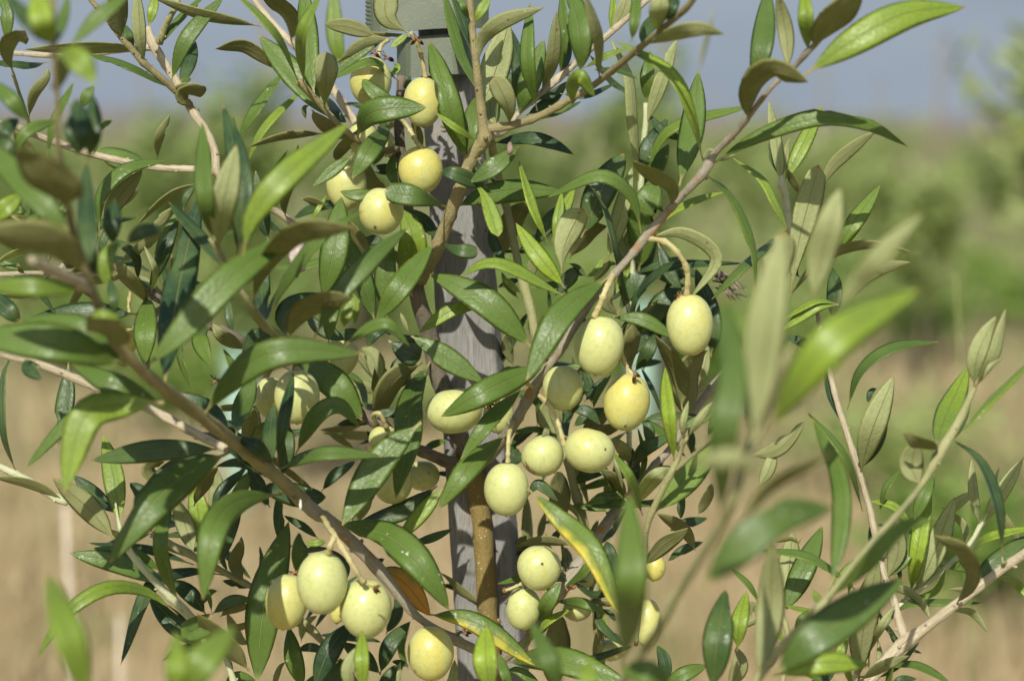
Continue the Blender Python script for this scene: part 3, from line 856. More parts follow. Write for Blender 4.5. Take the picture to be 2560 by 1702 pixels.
ST = '''1 0 1250 240 2.6 ; 1300 310 2.4 ; 1340 430 2 ; 1368 575 1.8 = 15
1 0 1180 870 -1 ; 1225 920 1.4 ; 1275 1000 2 ; 1310 1060 2.4 ; 1350 1095 2.4 = 16
2 1 1240 605 4.6 ; 1370 635 5 ; 1470 730 5 ; 1530 860 4.6 ; 1522 1035 4.2 = 20
2 1 985 870 4.2 ; 930 980 5 ; 885 1095 5 ; 840 1190 4.9 = 22
2 2 1040 290 4 ; 1070 380 3.8 ; 1100 435 3.8 ; 1155 468 3.9 = 16
2 2 430 610 3 ; 510 680 3.6 ; 570 800 3.7 ; 600 900 3.8 ; 625 985 3.8 = 15
2 2 240 800 2.4 ; 215 900 4.4 ; 208 1000 4.6 ; 205 1112 4.5 = 16
2 2 395 555 3 ; 330 520 3.6 ; 270 515 3.6 ; 225 545 3.2 = 14
1 3 610 350 5 ; 650 430 6 ; 695 500 6.6 ; 670 560 6.8 ; 650 630 6.6 = 20
1 3 690 480 6.6 ; 770 610 6.8 ; 840 730 6.8 ; 915 845 6.6 = 18
1 2 470 560 0 ; 450 450 4.0 ; 410 410 4.5 = 16
1 2 1010 830 .4 ; 980 760 1.2 ; 1030 750 1.6 ; 1080 850 1.2 = 16
2 3 600 745 0 ; 560 760 1.4 ; 520 790 2 = 18
2 3 170 905 2.4 ; 230 885 2.4 ; 310 850 2.2 = 12
1 0 1090 300 -.4 ; 1040 340 0 ; 1020 420 .3 = 14
1 2 1900 660 1.4 ; 1840 650 2.4 ; 1790 690 2.8 = 14
0 1 960 1010 -1.6 ; 950 1100 -1 ; 955 1150 -1 = 12'''
# ---------------- the olive tree in front ----------------
TREE_BASE = P(1290, 1700, -2.2); TREE_BASE = Vector((TREE_BASE.x+.02, TREE_BASE.y+.01, 0))
tree = empty('olive_tree', TREE_BASE, label='young olive tree in front with pale ripening olives, tied to the wooden stake', cat='olive tree')
BPTS = []      # (native x, y, z, branch object)
def parse_path(s):
    out = []; c = r = 0
    for seg in s.split(';'):
        a = [float(v) for v in seg.split()]
        if len(a) >= 6: c, r = int(a[0]), int(a[1]); a = a[2:]
        x, y = T(c, r, a[0], a[1]); out.append((x, y, a[2], a[3]/TS))
    return out
THIN = {'J': .84, 'X': .9, 'A': .80, 'U': .8, 'Vb': .85}
for bn, (mat, s) in BR.items():
    pp = parse_path(s); n = max(8, int(len(pp)*5)); sm = catmull(pp, n)
    wp = [P(q[0], q[1], q[2]) for q in sm]; k = THIN.get(bn, 1.0)
    rad = [max(.0003, px2m(q[3]*k, q[2])/1.0) for q in sm]
    if bn == 'trunk':
        wp += [Vector((wp[-1].x+.002, wp[-1].y+.006, wp[-1].z-.15)), Vector((TREE_BASE.x, TREE_BASE.y, wp[-1].z-.5)), Vector((TREE_BASE.x, TREE_BASE.y, -.03))]
        rad += [rad[-1]*1.1, rad[-1]*1.4, rad[-1]*1.9]
    rng = random.Random(len(bn)+int(pp[0][0]))
    # swellings at the leaf nodes
    rad = [a*(1+.10*rng.random()+(.16 if (i % 6 == 3 and bn != 'trunk') else 0)) for i, a in enumerate(rad)]
    V, F, U = tube(wp, rad, 12, .05 if mat != 'p' else .02, True, int(pp[0][1]))
    mats = {'trunk': [BARK['d'], BARK['o']], 'A': [BARK['t'], BARK['r']]}.get(bn)
    if mat in ('tA', 'U', 'gH'): mat = {'tA': 't', 'U': 'g', 'gH': 'g'}[mat]
    mi = None
    if mats:
        nr = len(wp)-1; mi = []
        for i in range(nr):
            f = i/nr
            a = (1 if sm[min(i, n-1)][1] > 1120 else 0) if bn == 'trunk' else (1 if f < .28 else 0)
            mi += [a]*12
        mi += [mi[0], mi[-1]]
    # leaf scars and sleeping buds in opposite pairs
    st_ = 5 if bn != 'trunk' else 9; nF = len(F)
    for i in range(3, n-2, st_):
        if i >= len(wp)-1: break
        t = (wp[i+1]-wp[i]).normalized(); q = t.orthogonal().normalized(); an = rng.uniform(0, 6.28)
        q = (q*math.cos(an)+t.cross(q)*math.sin(an)).normalized(); r0 = min(rad[i], .0035)*.72
        for sgn in (1, -1):
            if rng.random() < .45: continue
            b0_ = wp[i]+q*sgn*rad[i]*.8; e_ = b0_+q*sgn*r0*rng.uniform(.5, 1.0)+t*r0*rng.uniform(.2, 1.2)
            v_, f_, u_ = tube([b0_, (b0_+e_)/2+q*sgn*r0*.15, e_], [r0*.42, r0*.40, r0*.16], 6); o_ = len(V)
            V += v_; F += [tuple(k_+o_ for k_ in g_) for g_ in f_]; U += u_
            if mats: mi += [0 if bn == 'trunk' and sm[i][1] < 1120 else mi[min(i*12, nF-3)]]*len(f_)
    o = mesh('trunk' if bn == 'trunk' else ('branch' if max(q[3] for q in pp) > 8.5 else 'twig'), V, F, mats or BARK[mat], tree, U, mi, wp[0])
    for q in sm: BPTS.append((q[0], q[1], q[2], o, bn))
BP = np.array([(b[0], b[1], b[2]) for b in BPTS])

def prof(v, sh, pet=.07):
    if v <= pet: return .085
    s = (v-pet)/(1-pet)
    a, b = {0: (.80, .92), 1: (.60, .66), 2: (1.0, .44)}[sh]
    pk = a/(a+b); m = pk**a*(1-pk)**b
    return max(.085*(1-s)**.5, (s**a*(1-s)**b)/m)
UP = Vector((0, 0, 1)); CAMP = Vector(cam.location); SUNN = ts
def leaf_geo(pts, w, side, sh, phi, rng, nl=15, na=7):
    """pts native x,y,z(cm); w native px (apparent). returns verts, faces, uvs, material index, base, size"""
    cl = catmull(pts, nl+1); wp = [P(*q[:3]) for q in cl]
    L = sum((wp[i+1]-wp[i]).length for i in range(nl))
    zc = sum(q[2] for q in pts)/len(pts)
    half = px2m(w, zc)/2/math.cos(phi)
    half = min(half, L*.33) if sh < 2 else min(half, L*.55)
    V = []; UV = []; TT = []
    mid = wp[nl//2]; tm = (wp[-1]-wp[0]).normalized(); vw = (CAMP-mid).normalized()
    s0 = tm.cross(vw).normalized(); best = None
    for sg in (1, -1):                       # roll so that the upper face looks to the sky
        n = (vw - tm*vw.dot(tm)).normalized()
        nn = n*math.cos(phi) - s0*math.sin(sg*phi)
        top = nn if side == 'T' else -nn
        sc = top.dot(Vector((-.25, -.15, 1)))
        if best is None or sc > best[0]: best = (sc, sg)
    sg = best[1]
    bite = (rng.randrange(4, nl-2), rng.choice((0, 1)), rng.uniform(.45, .8)) if rng.random() < .14 else None
    tipcurl = rng.choice((0, 0, rng.uniform(-.9, .5)))
    tw = rng.uniform(-.28, .28); wav = rng.uniform(0, .10); wp0 = rng.random()*6; asym = rng.uniform(.92, 1.08)
    fold = rng.uniform(.10, .30); curl = rng.uniform(.10, .32)
    us = [-1, -.72, -.36, 0, .36, .72, 1]
    for i in range(nl+1):
        v = i/nl; t = (wp[min(i+1, nl)]-wp[max(i-1, 0)]).normalized()
        vw = (CAMP-mid).normalized(); n0 = (vw-t*vw.dot(t)).normalized(); s1 = t.cross(n0).normalized()
        a = sg*phi + tw*(v-.5)
        sd = s1*math.cos(a)+n0*math.sin(a); nr = n0*math.cos(a)-s1*math.sin(a)
        if side == 'U': nr = -nr; sd = -sd
        hw = half*prof(v, sh); row = []
        for u in us:
            k = asym if u > 0 else 1/asym
            hh = hw*(fold*abs(u)-curl*u*u*abs(u)) + hw*wav*math.sin(v*13+wp0+(1.3 if u > 0 else 0))*u*u*.6
            if bite and abs(i-bite[0]) <= (1 if abs(u) == 1 else 0) and abs(u) > .5 and (u > 0) == bool(bite[1]): k *= bite[2]
            row.append(wp[i]+sd*(u*hw*k)+nr*(hh+tipcurl*half*max(0, v-.78)**1.5*6))
        TT.append((row, nr, hw))
    for row, nr, hw in TT:
        for u, p in zip(us, row): V.append(p); UV.append(u)
    vs = [i/nl for i in range(nl+1)]
    uv = [((u+1)/2, vs[j//7]) for j, u in enumerate(UV)]
    nT = len(V)
    for j, (row, nr, hw) in enumerate(TT):   # the lower skin, joined to the upper at the rim
        th = min(.00042, hw*.5+.00012)
        for k in range(1, 6):
            V.append(row[k]-nr*th*(1.3 if k == 3 else 1)); uv.append(((us[k]+1)/2, vs[j]))
    F = []; MI = []
    def B(j, k): return j*7+k if k in (0, 6) else nT+j*5+k-1
    for j in range(nl):
        for k in range(6):
            F.append((j*7+k, j*7+k+1, (j+1)*7+k+1, (j+1)*7+k)); MI.append(0)
            F.append((B(j, k), B(j+1, k), B(j+1, k+1), B(j, k+1))); MI.append(1)
    return V, F, uv, MI, wp[0], L*half
TONE = {'d': .06, 'b': .16, 'g': .44, 'l': .77, 'y': .98, 'k': .62, 'o': .5, 's': .55, 'z': .8, 'v': .8}  # upper faces: dark codes mostly paint the shade a leaf stands in
UT = {'d': .15, 'o': .10, 'g': .55, 'l': 1.0, 'k': .8, 's': .9}  # undersides: low values paint shade, high values paint sunlit faces
leaves = []
c = r = 0
for line in LEAF.strip().splitlines():
    if line[0] == '@': c, r = [int(v) for v in line[1:].split()]; continue
    tk = line.split(); ci = next(i for i, a in enumerate(tk) if a[0] in 'TU')
    nums = [float(a) for a in tk[:ci]]; code = tk[ci]; z = float(tk[ci+1]) if len(tk) > ci+1 else 0.0
    w = nums[-1]/TS; xy = [T(c, r, nums[i], nums[i+1]) for i in range(0, len(nums)-1, 2)]
    xy[-1] = (xy[-1][0]+(xy[-1][0]-xy[-2][0])*.09, xy[-1][1]+(xy[-1][1]-xy[-2][1])*.09)
    leaves.append((xy, w, code, z))
frng = random.Random(77)
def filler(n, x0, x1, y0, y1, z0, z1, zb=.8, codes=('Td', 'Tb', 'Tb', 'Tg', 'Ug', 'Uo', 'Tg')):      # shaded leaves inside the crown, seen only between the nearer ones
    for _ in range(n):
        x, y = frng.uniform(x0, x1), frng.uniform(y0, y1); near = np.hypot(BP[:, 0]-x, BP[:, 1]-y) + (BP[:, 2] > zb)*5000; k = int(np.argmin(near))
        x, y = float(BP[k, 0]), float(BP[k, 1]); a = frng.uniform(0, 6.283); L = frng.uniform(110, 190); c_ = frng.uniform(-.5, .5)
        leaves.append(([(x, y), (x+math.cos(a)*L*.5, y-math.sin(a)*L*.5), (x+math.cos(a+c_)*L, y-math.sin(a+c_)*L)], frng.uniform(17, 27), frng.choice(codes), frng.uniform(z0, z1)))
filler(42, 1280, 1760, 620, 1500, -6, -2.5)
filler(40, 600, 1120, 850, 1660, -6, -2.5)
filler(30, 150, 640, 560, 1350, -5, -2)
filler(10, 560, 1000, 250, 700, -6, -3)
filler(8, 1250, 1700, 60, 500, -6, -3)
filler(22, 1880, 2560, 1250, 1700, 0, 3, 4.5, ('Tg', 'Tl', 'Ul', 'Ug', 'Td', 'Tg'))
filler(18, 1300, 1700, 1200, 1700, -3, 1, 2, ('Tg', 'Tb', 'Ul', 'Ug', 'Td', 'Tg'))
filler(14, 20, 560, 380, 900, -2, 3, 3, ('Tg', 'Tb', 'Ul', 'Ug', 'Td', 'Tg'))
built = []
for li, (xy, w, code, z) in enumerate(leaves):
    rng = random.Random(1000+li)
    side, tone = code[0], code[1]; sh = int(code[2]) if len(code) > 2 else 0
    base = xy[0]; d2 = np.hypot(BP[:, 0]-base[0], BP[:, 1]-base[1]); zz = abs(BP[:, 2]-z)
    cost = d2 + np.maximum(0, zz-1.0)*9
    bi = int(np.argmin(cost)); parent = BPTS[bi][3]
    zb = z
    if d2[bi] < 24 and zz[bi] < 6: zb = float(BP[bi, 2]); 
    Lpx = sum(math.hypot(xy[i+1][0]-xy[i][0], xy[i+1][1]-xy[i][1]) for i in range(len(xy)-1))
    if w/Lpx > .36 and sh < 2 and z < 5 and d2[bi] > 14:    # partly hidden leaf: carry it on behind its neighbours
        k = min(1.1, w/Lpx/.30-1); xy = list(xy)
        xy[0] = (xy[0][0]+(xy[0][0]-xy[1][0])*k*1.3, xy[0][1]+(xy[0][1]-xy[1][1])*k*1.3); Lpx *= 1+k*.65
    if d2[bi] < 14 and zz[bi] < 6:
        xy = list(xy); xy[0] = (xy[0][0]*.4+BP[bi, 0]*.6, xy[0][1]*.4+BP[bi, 1]*.6)
    rise = (xy[0][1]-xy[-1][1])/FPX*100       # cm, positive when the tip is higher
    if side == 'T': dz = -.32*rise
    else: dz = {'d': .85, 'o': .85, 'g': .45, 'l': .12}.get(tone, .4)*rise
    dz = max(-2.8, min(2.8, dz)) + rng.uniform(-.35, .35)
    pts = []
    cum = [0]
    for i in range(len(xy)-1): cum.append(cum[-1]+math.hypot(xy[i+1][0]-xy[i][0], xy[i+1][1]-xy[i][1]))
    for (x, y), s in zip(xy, cum):
        f = s/max(cum[-1], 1e-6)
        zt = z + dz*(f-.45)
        arch = .5*math.sin(math.pi*f)*min(1, Lpx/250)
        zt = zt+arch
        if f < .5: zt = zb*(1-f*2)+zt*(f*2)
        pts.append((x, y, zt))
    ratio = w/max(Lpx, 1)
    want = max(w, min(.20*Lpx, 48))
    if side == 'U' and tone in 'do': want = max(want, w*1.5)
    phi = math.acos(max(.3, min(.97, w/want)))
    phi = max(phi, rng.uniform(.15, .38))
    V, F, uv, MI, og, size = leaf_geo(pts, w*(1.12 if z > 8.5 else .92), side, sh, phi, rng)
    built.append((size, li, V, F, uv, MI, og, parent, side, tone, code, xy))
built.sort(key=lambda a: -a[0])
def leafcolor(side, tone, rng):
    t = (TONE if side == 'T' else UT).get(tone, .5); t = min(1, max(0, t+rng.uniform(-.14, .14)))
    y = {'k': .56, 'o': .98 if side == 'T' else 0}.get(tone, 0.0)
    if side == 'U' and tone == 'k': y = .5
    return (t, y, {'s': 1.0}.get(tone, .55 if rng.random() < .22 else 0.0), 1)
NMAX = 300
for i, (size, li, V, F, uv, MI, og, parent, side, tone, code, xy) in enumerate(built[:NMAX]):
    rng = random.Random(li)
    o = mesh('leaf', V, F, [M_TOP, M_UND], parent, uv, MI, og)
    # both faces share one colour code; the visible side's tone, painted shade included, is what was read from the photograph
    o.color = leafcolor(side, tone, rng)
    if side == 'T' and tone == 'o': o['label'] = 'orange dying leaf'
    if tone == 'k' and size > .0003: o['label'] = 'green leaf turning yellow along its edge'
# the smallest leaves of the tree, joined
groups = {}
for b in built[NMAX:]:
    groups.setdefault(.1 if b[9] in 'dob' else (.45 if b[9] == 'g' else .8), []).append(b)  # dark codes keep their painted shade as a low tone
for gi, (tn, bs) in enumerate(groups.items()):
    V = []; F = []; U = []; MI = []
    for b in bs:
        o0 = len(V); V += b[2]; F += [tuple(q+o0 for q in f) for f in b[3]]; U += b[4]; MI += b[5]
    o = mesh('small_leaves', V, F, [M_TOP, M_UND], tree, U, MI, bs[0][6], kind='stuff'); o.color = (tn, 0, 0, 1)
print('LEAVES', len(built))

# ---- olives ----
def olivemat():
    b = NB('olive_skin'); tc = b.node('ShaderNodeTexCoord'); oi = b.node('ShaderNodeObjectInfo'); oc = b.node('ShaderNodeSeparateColor'); b.l.new(oi.outputs['Color'], oc.inputs[0])
    ad = b.node('ShaderNodeVectorMath', operation='ADD'); b.l.new(tc.outputs['Object'], ad.inputs[0])
    cv = b.node('ShaderNodeCombineXYZ'); b.l.new(b.math('MULTIPLY', oi.outputs['Random'], 9.0), cv.inputs[0]); b.l.new(cv.outputs[0], ad.inputs[1]); ob = ad.outputs[0]
    n1 = b.noise(b.mapping(ob, (1, 1, .7)), 95, 3, .5); n2 = b.noise(ob, 420, 3, .6); n3 = b.noise(ob, 2600, 2)
    pale = (.52, .55, .225); yel = (.56, .505, .12); grn = (.40, .44, .145)
    f = b.ramp(b.math('ADD', n1, b.math('MULTIPLY_ADD', oc.outputs[0], .44, -.34)), .24, .74)
    g = b.mix(f, pale, yel); g = b.mix(b.math('MULTIPLY', b.ramp(n2, .45, .70), .55), g, grn)
    g = b.mix(b.math('MULTIPLY', b.ramp(n3, .58, .66), .5), g, (.66, .67, .42))
    sp = b.node('ShaderNodeTexVoronoi'); b.l.new(ob, sp.inputs['Vector']); sp.inputs['Scale'].default_value = 260
    g = b.mix(b.math('MULTIPLY', b.ramp(sp.outputs[0], .05, .10, 1, 0), .45), g, (.36, .33, .10))
    s2 = b.node('ShaderNodeTexVoronoi'); b.l.new(ob, s2.inputs['Vector']); s2.inputs['Scale'].default_value = 95
    g = b.mix(b.math('MULTIPLY', b.math('MULTIPLY', b.ramp(s2.outputs[0], .03, .075, 1, 0), b.ramp(n1, .46, .5)), .8), g, (.24, .17, .06))
    sz = b.node('ShaderNodeSeparateXYZ'); b.l.new(tc.outputs['UV'], sz.inputs[0])
    g = b.mix(b.math('MULTIPLY', b.ramp(sz.outputs[1], .90, .99), .35), g, (.42, .44, .13))
    b.l.new(g, b.b.inputs['Base Color'])
    b.l.new(b.math('MULTIPLY_ADD', n2, .30, .20), b.b.inputs['Roughness'])
    b.b.inputs['Specular IOR Level'].default_value = .42
    b.b.inputs['Subsurface Weight'].default_value = .22; b.b.inputs['Subsurface Radius'].default_value = (1, .8, .25); b.b.inputs['Subsurface Scale'].default_value = .003
    b.bump(b.math('ADD', b.math('MULTIPLY', n2, .8), b.math('MULTIPLY', n3, .25)), .28, .0006)
    return b.m
M_OL = olivemat()
def plain(name, col, rough=.8, spec=.3):
    b = NB(name); tc = b.node('ShaderNodeTexCoord'); n = b.noise(tc.outputs['Object'], 300, 3)
    b.l.new(b.mix(b.ramp(n, .35, .7), tuple(v*.75 for v in col), tuple(min(1, v*1.2) for v in col)), b.b.inputs['Base Color'])
    b.b.inputs['Roughness'].default_value = rough; b.b.inputs['Specular IOR Level'].default_value = spec; b.bump(n, .4, .0008); return b.m
M_SCAR = plain('brown_scar', (.13, .085, .03)); M_CAL = plain('dry_calyx', (.22, .12, .055))
RIGHT = MW.to_3x3() @ Vector((1, 0, 0)); UPV = MW.to_3x3() @ Vector((0, 1, 0)); BACK = MW.to_3x3() @ Vector((0, 0, 1))
olobj = []
for li, line in enumerate(OL.splitlines()):
    a = line.split(); c, r = int(a[0]), int(a[1]); x, y, rx, ry, rot, z, tone = [float(v) for v in a[2:9]]
    sc = a[9:] ; rng = random.Random(50+li); tone = min(1, tone*1.1+rng.uniform(0, .12))
    nx, ny = T(c, r, x, y); ce = P(nx, ny, z); rx = px2m(rx/TS, z); ry = px2m(ry/TS, z)
    ax = RIGHT*math.cos(R(rot)) - UPV*math.sin(R(rot)); ay = RIGHT*math.sin(R(rot)) + UPV*math.cos(R(rot))
    V = []; U = []; F = []; nu, nv = 36, 24
    for j in range(nv+1):
        th = math.pi*j/nv; s = math.sin(th); cc = math.cos(th)
        for i in range(nu):
            ph = 2*math.pi*i/nu
            rr = s*(1+(.02+.05*((li*37) % 10)/10)*cc) * (1+.015*math.sin(2*ph+li)+.008*math.sin(3*ph+th*2+li*2))
            yy = cc*(1-.055*math.exp(-(s/.22)**2)*(1 if cc > 0 else .55))
            V.append(ce + ax*(rx*rr*math.cos(ph)) + BACK*(rx*.97*rr*math.sin(ph)) + ay*(ry*yy)); U.append((i/nu, 1-j/nv))
    for j in range(nv):
        for i in range(nu):
            q = j*nu+i; q2 = j*nu+(i+1) % nu; F.append((q, q+nu, q2+nu, q2))
    o = mesh('olive', V, F, M_OL, tree, U, None, ce)
    o.color = (tone, 0, 0, 1); olobj.append((o, nx, ny, ce))
    if tone > .74: o['label'] = 'olive ripened to yellow'
    # stylar scar at the free end
    if sc and sc[0] == 's':
        sx_, sy_ = T(c, r, x+float(sc[1]), y+float(sc[2])); dx, dy = px2m(sx_-nx, z), px2m(sy_-ny, z)
        k = 1-(dx/rx)**2-(dy/ry)**2; pos = ce+RIGHT*dx-UPV*dy+BACK*(rx*.97*math.sqrt(max(0, k))); nrm = (pos-ce).normalized()
    else: pos = ce-ay*ry*.972; nrm = -ay
    q = nrm.orthogonal().normalized(); q2 = nrm.cross(q); Vs = [pos+nrm*.00035]; Fs = []
    for ring, (rr, h) in enumerate(((.0004, .0003), (.00075, -.0004))):
        for i in range(8): an = i*math.pi/4; Vs.append(pos+(q*math.cos(an)+q2*math.sin(an))*rr*rng.uniform(.8, 1.3)+nrm*h)
    for i in range(8):
        Fs.append((0, 1+i, 1+(i+1) % 8)); Fs.append((1+i, 9+i, 9+(i+1) % 8, 1+(i+1) % 8))
    mesh('scar', Vs, Fs, M_SCAR, o, None, None, pos)
# the slit in one olive
o, nx, ny, ce = olobj[11]
rr_ = px2m(160/TS, 3.2); sl_ = [ce+RIGHT*(a*rr_)-UPV*(b_*rr_)+BACK*(c_*rr_) for a, b_, c_ in ((-.80, .20, .54), (-.70, .42, .55), (-.55, .62, .53), (-.36, .74, .55))]
v, f, u = tube(sl_, [.0003, .0008, .0009, .0003], 6); mesh('split', v, f, M_SCAR, o, None, None, sl_[0])
# ---- stalks ----
for li, line in enumerate(ST.splitlines()):
    body, rr = line.split('='); rr = float(rr)/TS; c, r = [int(v) for v in body.split()[:2]]
    pts = []
    for i, seg in enumerate(body.split(';')):
        a = [float(v) for v in seg.split()]; a = a[2:] if i == 0 else a
        x, y = T(c, r, a[0], a[1]); pts.append((x, y, a[2]))
    sm = catmull(pts, len(pts)*5); rng = random.Random(li)
    wp = [P(*q) for q in sm]; rad = [px2m(rr, q[2])*(1+(.35 if i % 5 == 0 else 0)+rng.uniform(-.1, .1))*(1.25 if i > len(sm)-3 else 1) for i, q in enumerate(sm)]
    V, F, U = tube(wp, rad, 10, .05, True, li)
    st = mesh('fruit_stalk', V, F, BARK['s'], tree, U, None, wp[0])
# dried calyxes and flower remains
for c, r, x, y, z, n in ((1, 0, 1300, 290, 3, 7), (1, 2, 1830, 680, 2.6, 12), (1, 2, 400, 405, 3.6, 7), (1, 0, 990, 390, .3, 8), (1, 0, 1085, 430, .3, 6), (2, 1, 1470, 1030, 4, 6), (1, 3, 400, 770, 4.4, 6), (1, 3, 1640, 1205, 3, 7), (2, 3, 190, 895, 2.4, 5), (1, 3, 985, 880, 7.6, 5), (0, 2, 1590, 505, 0, 5), (2, 2, 1140, 462, 4.4, 5), (1, 1, 1350, 690, 0, 3), (2, 2, 530, 340, 3.2, 7), (2, 1, 740, 1170, 3.8, 7)):
    rng = random.Random(int(x+y)); cp = P(*T(c, r, x, y), z); V = []; F = []
    for k in range(n):
        d = Vector((rng.uniform(-1, 1), rng.uniform(-.9, .2), rng.uniform(-1, 1))).normalized(); q = d.orthogonal().normalized(); e = d.cross(q)
        ln = rng.uniform(.0022, .0048); b0 = len(V)
        V += [cp+q*.0005, cp-q*.0005, cp+d*ln*.55+e*.0008+q*.0006, cp+d*ln*.55-e*.0002-q*.0006, cp+d*ln+e*.0004, cp-d*.0004+e*.0006]
        F += [(b0, b0+1, b0+3, b0+2), (b0+2, b0+3, b0+4), (b0, b0+2, b0+5), (b0+1, b0+5, b0+3), (b0+2, b0+4, b0+3, b0+5)]
    mesh('dry_calyx', V, F, M_CAL, tree, None, None, cp)
# white cocoon and flaking bark bits
M_WH = plain('white_fluff', (.75, .73, .68), .9)
def blob(name, ce, r, mat, parent, sy=1.0, seed=1):
    rng = random.Random(seed); V = []; F = []
    for j in range(9):
        for i in range(12):
            th = math.pi*j/8; ph = math.pi*i/6; k = 1+rng.uniform(-.18, .18)
            V.append(ce+Vector((r*k*math.sin(th)*math.cos(ph), r*k*math.sin(th)*math.sin(ph), r*sy*k*math.cos(th))))
    for j in range(8):
        for i in range(12): q = j*12+i; q2 = j*12+(i+1) % 12; F.append((q, q+12, q2+12, q2))
    return mesh(name, V, F, mat, parent, None, None, ce)
blob('insect_cocoon', P(*T(3, 3, 1315, 605), 2.3), .0022, M_WH, tree, 1.5, 3)
blob('bark_flake', P(*T(0, 2, 2215, 1420), 6.2), .0006, M_WH, tree, 3.4, 4)
blob('withered_bud', P(*T(0, 1, 2190, 740), 6), .0036, plain('withered_pink', (.55, .47, .40)), tree, 2.0, 5)
blob('withered_tip', P(*T(1, 0, 1990, 1095), 3.6), .0013, plain('withered_brown', (.26, .20, .15)), tree, 1.9, 6)
# dry tuft of old bracts caught behind the fruit on the right
rng = random.Random(4); V = []; F = []
cp = P(*T(2, 1, 1760, 910), -3)
for k in range(16):
    e = P(*T(2, 1, rng.uniform(1800, 2010), rng.uniform(900, 1080)), rng.uniform(-5, -2)); s = cp+Vector((rng.uniform(-.003, .003), rng.uniform(-.003, .003), rng.uniform(-.004, .004)))
    m = (s+e)/2+Vector((0, 0, rng.uniform(-.001, .003))); v, f, u = tube([s, m, e], [.0004, .0006, .0001], 5); b0 = len(V); V += v; F += [tuple(q+b0 for q in g) for g in f]
mesh('dry_bract_tuft', V, F, plain('dry_grey_brown', (.24, .20, .15)), tree, None, None, cp)

# ---------------- stake and its plastic band ----------------
def woodmat():
    b = NB('weathered_wood'); tc = b.node('ShaderNodeTexCoord'); ob = tc.outputs['Object']
    f = b.noise(b.mapping(ob, (1250, 1250, 13)), 1, 4, .6); n = b.noise(ob, 26, 4); f2 = b.noise(b.mapping(ob, (300, 300, 9)), 1, 3, .6)
    c = b.mix(b.ramp(n, .35, .7), (.215, .215, .20), (.27, .268, .25)); c = b.mix(b.math('MULTIPLY', b.ramp(f, .50, .66), .6), c, (.14, .125, .11))
    c = b.mix(b.math('MULTIPLY', b.ramp(f2, .55, .75), .35), c, (.41, .395, .365))
    sz = b.node('ShaderNodeSeparateXYZ'); b.l.new(ob, sz.inputs[0])
    b.l.new(b.mix(b.math('MULTIPLY', b.ramp(n, .62, .68), .4), c, (.36, .22, .15)), b.b.inputs['Base Color']); b.b.inputs['Roughness'].default_value = .9
    b.b.inputs['Specular IOR Level'].default_value = .2
    b.bump(b.math('ADD', f, f2), .8, .0009); return b.m
M_WOOD = woodmat()
SZ = -3.3       # cm, front face of the stake
top_l, top_r = P(1046, 100, SZ), P(1188, 100, SZ); bot_l, bot_r = P(1142, 1640, SZ+.6), P(1320, 1640, SZ+.6)
def ring_at(t):
    l = top_l.lerp(bot_l, t); r_ = top_r.lerp(bot_r, t); w = (r_-l); wd = w.length; ux = w.normalized(); dp = Vector((0, 1, 0))
    prof_ = [(0.0, .16), (.04, .05), (.16, .0), (.35, -.012), (.5, -.015), (.7, -.012), (.86, 0), (.905, .03), (1, .36), (1.0, .8), (.93, .95), (.07, .95), (0, .8)]
    return [l+ux*(wd*a)+dp*(wd*b_) for a, b_ in prof_], wd
V = []; F = []; nr = 60; t0 = -.22; zend = 1.0
ts_ = [t0+(1.02-t0)*i/nr for i in range(nr+1)]
for i, t in enumerate(ts_):
    rg, wd = ring_at(t); rng = random.Random(i)
    for k, p in enumerate(rg): V.append(p+Vector((rng.uniform(-1, 1)*.00015, rng.uniform(-1, 1)*.0002, 0)))
g0 = V[-13:]; dd = (bot_l-top_l).normalized(); kk = -g0[0].z/dd.z
V += [Vector((p.x+dd.x*kk*.35, p.y+dd.y*kk*.35, -.05)) for p in g0]; nr += 1
for i in range(nr):
    for k in range(13): q = i*13+k; q2 = i*13+(k+1) % 13; F.append((q, q+13, q2+13, q2))
F.append(tuple(range(13))); F.append(tuple(nr*13+k for k in range(12, -1, -1)))
sb = Vector((g0[4].x, g0[4].y+.01, 0))
stake = empty('wooden_stake', sb, label='weathered grey wooden stake behind the young olive trunk', cat='stake')
sp = mesh('post', V, F, M_WOOD, stake, None, None, sb, smooth=False)
md = sp.modifiers.new('bevel', 'BEVEL'); md.width = .0006; md.segments = 1; md.limit_method = 'ANGLE'
# split ring where the wood has cracked across
l, r_ = P(1113, 583, SZ+.09), P(1215, 580, SZ+.09)
pts = [l.lerp(r_, i/14)+Vector((0, (.0004 if i % 2 else 0), .0007*math.sin(i*1.9))) for i in range(15)]
v, f, u = tube(pts, [.0004+.0003*abs(math.sin(i*2.3)) for i in range(15)], 5); mesh('crack', v, f, M_SCAR, stake, None, None, pts[0])

